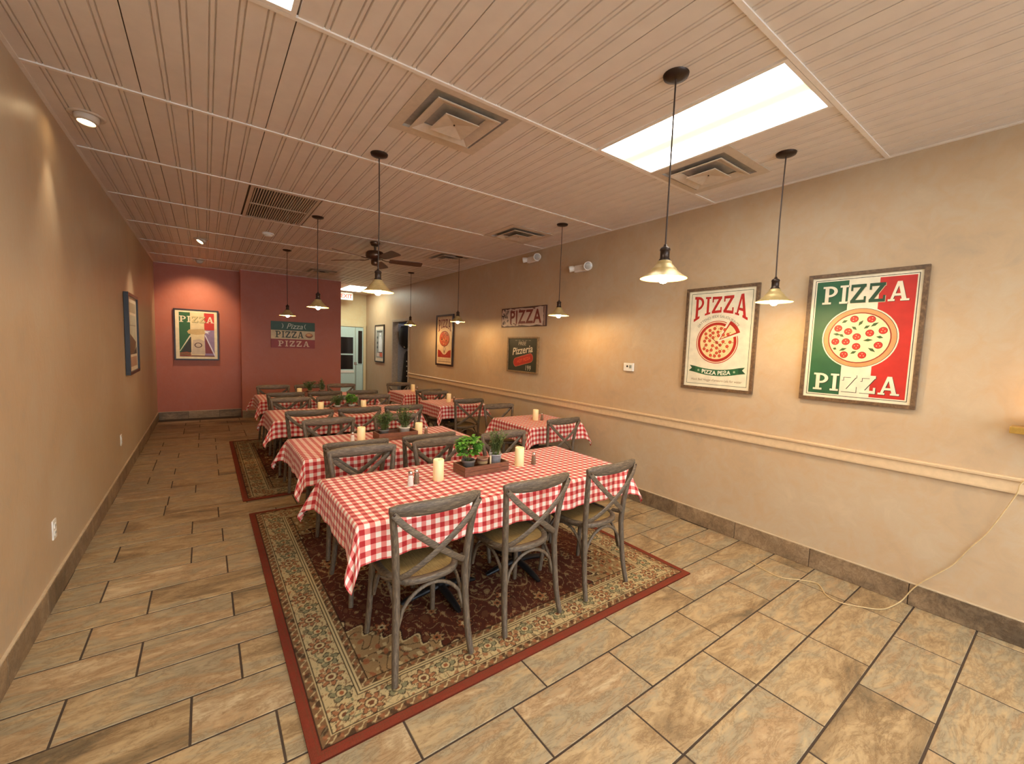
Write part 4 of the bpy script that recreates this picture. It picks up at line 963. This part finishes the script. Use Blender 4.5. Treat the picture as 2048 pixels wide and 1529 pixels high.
for i in range(12):
    a0, a1 = -0.20 + 0.40*i/12, -0.20 + 0.40*(i+1)/12; A.poly([rib(a0, -0.325), rib(a1, -0.325), rib(a1, -0.268), rib(a0, -0.268)], (36, 92, 58), 2)
for s_ in (-1, 1): A.poly([rib(s_*0.20, -0.325), rib(s_*0.20, -0.268), (s_*0.255, -0.245), (s_*0.232, -0.272), (s_*0.262, -0.300)], (28, 74, 46), 1.8)
A.text('PIZZA PE\u01a7A', 0, -0.297, 0.050, (240, 232, 210), 3, 0, 0.0012, 1.0, warp=rib, part='ribbon_lettering')
A.disc(-0.165, -0.297+0.62*0.027-0.01, 0.010, 0.010, (150, 170, 140), 2.5, 12); A.disc(0.165, -0.297+0.62*0.027-0.01, 0.010, 0.010, (150, 170, 140), 2.5, 12)
A.text("Hock Bed Hogge d'amoure Lais for water", 0, -0.375, 0.030, (132, 104, 66), 2, 0.2, 0, 0.92, part='caption_lettering')
A.build(r, y0_)
# distressed sign
w_, h_ = 1.06, 0.285
r = empty('pizza_sign', (XR-0.001, 4.90, 2.065), RWZ, 'distressed whitish tin sign with dark red PIZZA letters', 'sign')
m = MB(); m.bx(-w_/2, w_/2, -0.022, -0.001, -h_/2, h_/2); m.build('board', cm((74, 44, 36)), r, bevel=0.003)
A = Art(w_, h_); rp = random.Random(2)
def ragged(x0, x1, z0, z1, k, j):
    P = []
    for a, b in (((x0, z0), (x1, z0)), ((x1, z0), (x1, z1)), ((x1, z1), (x0, z1)), ((x0, z1), (x0, z0))):
        for i in range(k): t = i/k; P.append((a[0]+(b[0]-a[0])*t + rp.uniform(-j, j), a[1]+(b[1]-a[1])*t + rp.uniform(-j, j)))
    return P
A.poly(ragged(-w_/2+0.02, w_/2-0.06, -h_/2+0.018, h_/2-0.018, 14, 0.010), (198, 178, 166), 1); A.rect(w_/2-0.045, w_/2-0.012, -h_/2+0.012, h_/2-0.012, (150, 120, 108), 1)
for _ in range(16): x, z = rp.uniform(-0.5, -0.32), rp.uniform(-0.09, 0.12); A.poly([(x+rp.uniform(.01, .04)*math.cos(a), z+rp.uniform(.01, .03)*math.sin(a)) for a in [i*0.9 for i in range(7)]], rp.choice([(70, 58, 54), (110, 96, 90), (150, 134, 124)]), 1.5)
for _ in range(14): x, z = rp.uniform(-0.3, 0.45), rp.choice((-1, 1))*rp.uniform(0.085, 0.12); A.poly([(x+rp.uniform(.01, .04)*math.cos(a), z+rp.uniform(.004, .012)*math.sin(a)) for a in [i*0.9 for i in range(7)]], (112, 76, 66), 1.5)
A.text('PIZZA', 0.06, 0.0, 0.27, (116, 32, 24), 3, 0, 0.006, 0.95, space=1.08); A.build(r, -0.022)
# chalkboard
w_, h_ = 0.73, 0.52
r, y0_ = framed('pizzeria_chalkboard', (XR-0.001, 4.875, 1.515), RWZ, w_, h_, 0.024, 0.03, M_frame_lt, (44, 48, 34), 'green chalkboard menu with white Pizzeria script and red oval', 'sign')
A = Art(w_, h_); A.text('FREE', -0.01, 0.165, 0.075, (206, 200, 176), 2, 0.1, 0, 1.2, part='top_lettering'); A.text('Pizzeria', -0.01, 0.07, 0.150, (232, 224, 198), 2, 0.25, 0.002, 1.05, rot=0.12)
for i in range(5): A.rect(-0.18+0.08*i, -0.13+0.08*i, 0.206, 0.212, (150, 150, 128), 2)
c, s_ = math.cos(0.22), math.sin(0.22)
def cap(L_, R1): return [((L_*(1 if abs(a) < PI/2 else -1) + R1*math.cos(a))*c - R1*math.sin(a)*s_ + 0.02, (L_*(1 if abs(a) < PI/2 else -1) + R1*math.cos(a))*s_ + R1*math.sin(a)*c - 0.075) for a in [-PI+0.001+2*PI*i/28 for i in range(28)]]
A.poly(cap(0.17, 0.066), (206, 130, 96), 1.6); A.poly(cap(0.17, 0.060), (176, 42, 28), 1.8); A.text('HOT PIZZA', 0.03, -0.072, 0.062, (226, 96, 56), 2.4, 0.2, 0.001, 1.0, rot=0.22, part='oval_lettering'); A.text('199', 0.14, -0.185, 0.105, (206, 202, 178), 2, 0.1, 0, 0.9, part='price_lettering')
A.build(r, y0_)
# tall narrow-looking poster
w_, h_ = 0.71, 0.98
r, y0_ = framed('pizza_poster', (XR-0.001, 7.36, 1.715), RWZ, w_, h_, 0.034, 0.03, M_frame_dk, (228, 200, 160), 'dark-framed poster with arched PIZZA title, small pizza and red banner', 'poster')
A = Art(w_, h_)
def warp3(a, b): u = a/0.26; z0b = 0.24; k = (b-z0b)/0.16; return (a, b - 0.10*u*u*(1-k))
A.slab('PIZZA', -0.26, 0.26, 0.25, 0.40, (120, 34, 20), 3, warp3)
A.disc(0, 0.03, 0.215, 0.150, (110, 34, 18), 2, 32); A.disc(0, 0.03, 0.200, 0.138, (190, 88, 48), 2.2, 32)
rp = random.Random(8)
for _ in range(34): a, q = rp.uniform(0, 6.28), math.sqrt(rp.random())*0.85; A.disc(q*0.2*math.cos(a), 0.03 + q*0.138*math.sin(a), 0.020, 0.014, rp.choice([(232, 178, 120), (160, 48, 26), (216, 140, 84)]), 2.6, 8)
A.poly([(-0.27, -0.40+0.07), (0.27, -0.33), (0.27, -0.18), (0.17, -0.20), (0.05, -0.27), (0, -0.275), (-0.05, -0.27), (-0.17, -0.20), (-0.27, -0.18)], (168, 44, 24), 2)
A.disc(0, -0.165, 0.045, 0.045, (150, 120, 92), 2, 16); A.disc(0, -0.165, 0.030, 0.032, (226, 206, 172), 2.2, 14); A.poly([(-0.035, -0.21), (0.035, -0.21), (0.0, -0.265)], (140, 110, 84), 2.4)
for x in (-0.10, 0, 0.10): A.text('~~', x, -0.285, 0.07, (222, 118, 86), 2.6)
A.rect(-0.27, 0.27, -0.418, -0.405, (150, 116, 84), 2); A.rect(-0.22, 0.22, -0.375, -0.368, (180, 148, 112), 2); A.build(r, y0_)
# hall picture
w_, h_ = 0.71, 0.99
r, y0_ = framed('hall_picture', (XR-0.001, 11.115, 1.61), RWZ, w_, h_, 0.032, 0.03, M_frame_bk, (226, 214, 190), 'dark-framed picture with white bottle shape on the hall wall', 'picture')
A = Art(w_, h_); A.rect(-0.27, 0.27, -0.38, 0.36, (150, 156, 152), 1); A.rect(-0.2, 0.22, 0.30, 0.33, (54, 50, 48), 1.5); A.poly([(-0.06, -0.22), (0.20, -0.22), (0.20, 0.10), (0.14, 0.20), (0.14, 0.28), (0.0, 0.28), (0.0, 0.20), (-0.06, 0.10)], (228, 234, 236), 2); A.rect(-0.06, 0.22, -0.24, -0.22, (40, 38, 40), 2.2); A.disc(0.07, 0.2, 0.03, 0.03, (150, 170, 190), 2.4, 10)
for z in (0.16, 0.02, -0.1): A.disc(-0.16, z, 0.05, 0.035, (76, 82, 84), 2, 10)
A.poly([(0.02, -0.24), (0.24, -0.24), (0.24, -0.36), (0.02, -0.34)], (206, 110, 84), 2); A.rect(-0.2, 0.0, -0.34, -0.25, (214, 198, 186), 2); A.build(r, y0_)
# left wall picture
w_, h_ = 0.88, 0.97
r, y0_ = framed('wall_picture', (XL+0.001, 7.03, 1.615), PI/2, w_, h_, 0.036, 0.045, M_frame_bk, (222, 206, 178), 'black-framed pale picture on the left wall', 'picture')
A = Art(w_, h_); A.rect(-0.33, 0.33, 0.26, 0.38, (176, 160, 130), 1); A.rect(-0.33, 0.33, -0.25, 0.23, (190, 184, 160), 1); A.rect(-0.3, 0.3, 0.10, 0.11, (140, 126, 104), 1.5); A.poly([(-0.30, -0.25), (0.10, -0.25), (0.30, -0.10), (-0.30, 0.02)], (110, 82, 62), 2); A.poly([(0.0, -0.25), (0.33, -0.25), (0.33, -0.16)], (60, 44, 38), 2.2); A.rect(-0.33, 0.33, -0.40, -0.28, (178, 140, 112), 1); A.build(r, y0_)
# poster on the terracotta wall
w_, h_ = 0.705, 0.985
r, y0_ = framed('pizza_poster', (-0.132, YB1-0.001, 1.65), 0, w_, h_, 0.026, 0.055, M_frame_dk, (238, 224, 188), 'dark-framed poster with tricolour stripes and pale tower shape on the terracotta wall', 'poster')
y0_ = -0.045; m = MB(); m.bx(-w_/2+0.02, w_/2-0.02, -0.045, -0.03, -h_/2+0.02, h_/2-0.02); m.build('mount', cm((238, 224, 188)), r)
A = Art(w_, h_); A.rect(-0.27, -0.10, -0.42, 0.43, (48, 98, 54), 1); A.rect(-0.10, 0.12, -0.42, 0.43, (232, 214, 168), 1); A.rect(0.12, 0.28, 0.10, 0.43, (206, 56, 40), 1); A.rect(0.12, 0.28, -0.42, 0.10, (150, 126, 160), 1)
A.slab('PIZZA', -0.265, 0.275, 0.24, 0.36, [CRM, CRM, (214, 196, 140), (214, 196, 140), CRM], 3, outline=[None, None, (90, 100, 60), (90, 100, 60), None], ol=0.006)
A.poly([(-0.15, 0.06), (-0.12, 0.10), (0.10, 0.12), (0.15, 0.09), (0.13, 0.02), (0.0, 0.0), (-0.13, 0.02)], (206, 176, 120), 2)
A.poly([(-0.27, -0.32), (-0.26, -0.32), (-0.09, -0.02), (-0.11, -0.01)], CRM, 2.4); A.poly([(-0.25, -0.34), (-0.09, -0.03), (-0.09, -0.34)], (52, 46, 36), 2.2); A.poly([(0.28, -0.42), (0.30, -0.42), (0.14, 0.0), (0.12, 0.0), (0.18, -0.16)], (226, 222, 236), 2.6); A.poly([(0.13, -0.02), (0.13, -0.36), (0.26, -0.36), (0.18, -0.16)], (126, 54, 56), 2.2); A.poly([(0.12, 0.08), (0.22, 0.08), (0.17, 0.05), (0.20, 0.02), (0.13, 0.05)], (230, 226, 236), 2.6)
A.poly([(-0.09, -0.38), (0.13, -0.38), (0.12, -0.12), (0.05, -0.08), (-0.06, -0.10)], (206, 186, 160), 2.5); A.disc(0.02, -0.20, 0.062, 0.050, (86, 58, 46), 2.8, 20); A.disc(0.02, -0.20, 0.045, 0.036, (206, 188, 166), 3, 18)
for k in range(3): A.poly([(-0.27, -0.35-0.025*k), (-0.16, -0.335-0.025*k), (-0.09, -0.355-0.025*k), (-0.09, -0.365-0.025*k), (-0.16, -0.347-0.025*k), (-0.27, -0.362-0.025*k)], (196, 84, 56), 2.7)
A.rect(-0.27, 0.28, -0.425, -0.40, (120, 70, 50), 2); A.build(r, y0_)
# striped sign
w_, h_ = 0.84, 0.555
r = empty('pizza_sign', (1.523, YB2-0.001, 1.725), 0, 'green, cream and red striped wooden PIZZA sign on the terracotta wall', 'sign')
for k, c in enumerate(((150, 40, 36), (212, 190, 150), (40, 82, 66))):
    m = MB(); z0 = -h_/2 + k*h_/3; m.bx(-w_/2, w_/2, -0.02, -0.001, z0+0.001, z0+h_/3-0.001); m.build('board', cm(c), r, bevel=0.002)
A = Art(w_, h_); A.slab('PIZZA', -0.34, 0.20, -0.062, 0.075, (44, 52, 40), 3); A.slab('PIZZA', -0.29, 0.31, -0.245, -0.125, (226, 196, 166), 3, gap=.2, part='lower_lettering'); A.text('Pizza', 0.02, 0.185, 0.16, (206, 212, 196), 3, 0.3, 0.0, 1.0, part='upper_lettering')
for s_, x in ((-1, -0.24), (1, 0.26)):
    for i in range(8): a0, a1 = -1.1+2.2*i/8, -1.1+2.2*(i+1)/8; A.poly([(x - s_*0.05*math.cos(a), 0.185 + R1*math.sin(a)) for a, R1 in ((a0, .06), (a1, .06), (a1, .052), (a0, .052))] if False else [(x - s_*(0.05*math.cos(a0)), 0.185+0.06*math.sin(a0)), (x - s_*(0.05*math.cos(a1)), 0.185+0.06*math.sin(a1)), (x - s_*(0.038*math.cos(a1)), 0.185+0.056*math.sin(a1)), (x - s_*(0.038*math.cos(a0)), 0.185+0.056*math.sin(a0))], (206, 212, 196), 3)
A.disc(0.305, 0.0, 0.075, 0.052, (120, 66, 40), 2, 20); A.disc(0.305, 0.012, 0.066, 0.036, (196, 130, 84), 2.4, 20); A.disc(0.30, 0.016, 0.04, 0.018, (222, 176, 120), 2.8, 14); A.build(r, -0.02)

# ------------------------------------------------------------------ wall fittings
def emergency(y, z, label):
    r = empty('emergency_light', (XR, y, z), 0, label, 'emergency light', 'twin-head emergency lights')
    m = MB(); m.bx(-0.05, 0.0, -0.105, 0.105, -0.042, 0.042); m.build('housing', M_white, r, bevel=0.012)
    for s, R0 in ((-1, 0.052), (1, 0.038)):
        m = MB(); m.lathe([(R0*0.5, 0.03), (R0*0.9, 0.0), (R0, -0.035), (R0, -0.05), (R0*0.86, -0.052), (R0*0.80, -0.046), (0.0, -0.044)], 22); hd = m.build('lamp_head', M_white, r, (-0.042, s*0.128, 0.010))
        d = Vector((-0.75, -0.60 if s < 0 else 0.75, -0.18)).normalized(); hd.rotation_mode = 'QUATERNION'; hd.rotation_quaternion = Vector((0, 0, -1)).rotation_difference(d)
        m = MB(); m.lathe([(0.0, -0.050), (R0*0.6, -0.049), (R0*0.78, -0.046)], 18); ln = m.build('lens', plain('lens', (176, 178, 176), 0.15, 0.3), hd)
emergency(3.74, 2.605, 'white twin-head emergency light above the wall glow beside the pendant')
emergency(4.70, 2.855, 'twin-head emergency light tucked under the ceiling above the distressed pizza sign')
r = empty('thermostat', (XR, 2.96, 1.445), 0, 'small white thermostat with round black sensor', 'thermostat')
m = MB(); m.bx(-0.024, 0, -0.062, 0.062, -0.044, 0.044); m.build('case', M_white, r, bevel=0.004)
m = MB(); m.lathe([(0.0, -0.027), (0.011, -0.026), (0.012, -0.022)], 14, (0, 0.012, 0.008), axis='x'); m.build('sensor', M_black, r)
m = MB(); m.bx(-0.0265, -0.022, -0.046, -0.016, -0.012, 0.022); m.build('display', plain('lcd', (150, 158, 150), 0.2), r)
def outlet(y, z, label):
    r = empty('wall_outlet', (XL, y, z), 0, label, 'outlet', 'white wall outlets')
    m = MB(); m.bx(0, 0.007, -0.036, 0.036, -0.058, 0.058); m.build('cover_plate', M_white, r, bevel=0.002)
    for s in (-1, 1):
        m = MB(); m.bx(0.006, 0.010, -0.017, 0.017, s*0.021-0.014, s*0.021+0.014); q = m.build('socket_face', M_white, r, bevel=0.001)
        for t_ in (-1, 1): m = MB(); m.bx(0.0098, 0.0106, t_*0.007-0.0015, t_*0.007+0.0015, s*0.021-0.005, s*0.021+0.006); m.build('slot', M_black, q)
outlet(3.565, 0.425, 'white outlet on the left wall farther from the terracotta wall'); outlet(6.07, 0.47, 'white outlet on the left wall closer to the terracotta wall')

# brass wall sconce at the right edge
r = empty('wall_sconce', (XR, 0.05, 1.30), 0, 'brass wall sconce glowing on the right wall', 'wall lamp')
m = MB(); m.bx(-0.015, 0, -0.05, 0.05, -0.10, 0.12); m.build('backplate', M_brass, r, bevel=0.004)
m = MB(); m.bx(-0.13, -0.015, -0.185, 0.185, -0.072, -0.034); m.build('tray', M_brass, r, bevel=0.004)
m = MB(); m.lathe([(0.050, -0.034), (0.060, 0.0), (0.066, 0.02)], 20, (-0.078, 0.06, 0)); m.build('cup', M_brass, r)
m = MB(); m.lathe([(0.0, 0.20), (0.02, 0.19), (0.034, 0.16), (0.034, 0.13), (0.02, 0.10), (0.014, 0.02), (0.0, 0.02)][::-1], 16, (-0.078, -0.03, 0.02)); m.build('bulb', emit('sconce_bulb', (255, 190, 110), 22.0), r)
# lamp cord
pts = [(XR-0.008, 0.05, 1.225), (XR-0.012, 0.10, 1.05), (XR-0.042, 0.17, 0.945), (XR-0.034, 0.185, 0.87), (XR-0.012, 0.27, 0.62), (XR-0.01, 0.34, 0.48), (XR-0.01, 0.40, 0.35), (XR-0.018, 0.51, 0.20), (XR-0.024, 0.56, 0.12), (XR-0.05, 0.60, 0.03), (3.60, 0.63, 0.006), (3.50, 0.66, 0.005), (3.42, 0.74, 0.005), (3.36, 0.84, 0.005), (3.38, 0.92, 0.005), (3.50, 1.01, 0.005), (3.45, 1.10, 0.005), (3.36, 1.22, 0.005), (3.42, 1.45, 0.005)]
m = MB(); m.tube(smooth_path(pts, 6), 0.0035, 6); tag(m.build('lamp_cord', plain('cream_cord', (206, 180, 132), 0.6)), 'thin cream cord running down the right wall onto the floor', 'cord')
pts = [(3.36, 0.845, 0.012), (3.40, 0.78, 0.012), (3.47, 0.72, 0.012), (3.53, 0.655, 0.012)]

# ------------------------------------------------------------------ hall: door, exit sign, doorway contents
r = empty('door_1', (0, YE, 0)); struct(r)
m = MB()
for a in ((2.56, 2.61, 0, 2.06), (3.66, 3.73, 0, 2.06), (2.56, 3.73, 2.06, 2.12)): m.bx(a[0], a[1], -0.05, -0.001, a[2], a[3])
m.build('door_frame', M_cream, r, bevel=0.003)
m = MB(); m.bx(2.63, 3.43, -0.035, -0.005, 0.005, 2.045); lf_ = m.build('door_leaf', M_door, r)
for za, zb in ((1.30, 1.76), (0.86, 1.26)):
    m = MB(); m.bx(2.72, 3.375, -0.038, -0.034, za, zb); m.build('door_pane', M_glassdark, lf_)
m = MB(); m.bx(2.66, 3.40, -0.05, -0.034, 0.76, 0.83); m.build('push_bar', M_white, lf_, bevel=0.004)
m = MB(); m.bx(3.445, 3.655, -0.035, -0.005, 0.005, 2.045); sl = m.build('side_leaf', M_door, r)
m = MB(); m.bx(3.515, 3.625, -0.038, -0.034, 1.02, 1.95); m.build('door_pane', M_glassdark, sl)
m = MB()
for a in ((3.455, 3.463, 0.1, 0.99), (3.637, 3.645, 0.1, 0.99), (3.455, 3.645, 0.985, 0.993)): m.bx(a[0], a[1], -0.0375, -0.034, a[2], a[3])
m.build('panel_edge', plain('edge_dark', (70, 84, 84), 0.6), sl)
m = MB(); m.bx(3.40, 3.475, -0.0405, -0.002, 0.98, 1.06); m.build('latch', M_chrome, r, bevel=0.004)
r = empty('exit_sign', (3.085, 11.90, HC-0.13), 0, 'red and white EXIT sign hanging in the hall', 'sign')
m = MB(); m.bx(-0.165, 0.165, -0.025, 0.025, -0.10, 0.095); m.build('housing', M_white, r, bevel=0.006)
m = MB(); m.lathe([(0.012, 0.095), (0.012, 0.124)], 10); m.build('stem', M_white, r)
A = Art(0.33, 0.2); A.text('EXIT', 0, 0.0, 0.145, (226, 70, 44), 1, 0, 0.004, 0.98); A.build(r, -0.0255)
# things inside the doorway
r = empty('door_2', (XR+0.125, DY1+0.03, 0), 0); struct(r)
m = MB(); m.bx(0.0, 0.82, -0.04, 0.0, 0.01, 2.12); m.build('door_leaf', M_greydoor, r, bevel=0.003)
m = MB(); m.lathe([(0.0, 0.05), (0.022, 0.046), (0.026, 0.03), (0.012, 0.018), (0.012, 0.0)][::-1], 14, (0.74, 0, 1.0), axis='y')
for i, v in enumerate(m.v): m.v[i] = (v[0], -0.04 - v[1], v[2])
m.build('door_knob', M_chrome, r)
r = empty('hanging_bag', (3.985, 9.90, 2.10), 0, 'large black bag hanging in the dark doorway', 'bag')
m = MB(); m.lathe([(0.02, -0.03), (0.13, -0.05), (0.175, -0.20), (0.18, -0.34), (0.15, -0.48), (0.09, -0.57), (0.02, -0.60)], 18); m.build('body', M_dkfab, r)
m = MB(); m.tube([(0, 0, -0.06), (0.0, 0.01, 0.06), (0, 0, 0.10)], 0.012, 8); m.build('strap', M_dkfab, r)
m = MB(); m.box((-0.06, -0.07, -0.55), (0.06, 0.012, 0.035)); m.build('tag', M_white, r)
m = MB(); m.box((0.02, -0.07, -0.56), (0.035, 0.012, 0.05)); m.build('tag', M_white, r)
r = empty('hanging_coat', (4.0, 9.90, 1.45), 0, 'long black coat with pale buttons hanging below the bag', 'coat')
m = MB(); m.lathe([(0.02, 0.0), (0.06, -0.08), (0.075, -0.30), (0.10, -0.60), (0.14, -1.10), (0.0, -1.11)], 14); m.build('body', M_dkfab, r)
for k in range(4): m = MB(); m.lathe([(0.0, 0.006), (0.014, 0.004), (0.016, 0.0)], 8, axis='y'); q = m.build('button', M_white, r, (-0.03, -0.075 - 0.012*k, -0.25 - 0.12*k)); q.rotation_euler = (0, 0, PI)
r = empty('added_closet_light', (4.2, 9.3, 2.595), 0, 'added closet ceiling light out of sight', 'ceiling light')  # unseen lamp added to brighten the space behind the doorway
m = MB(); m.lathe([(0.0, -0.05), (0.10, -0.045), (0.13, 0.0)], 20); m.build('globe', emit('closet_glow', (240, 240, 255), 14.0), r)
bpy.context.view_layer.update()
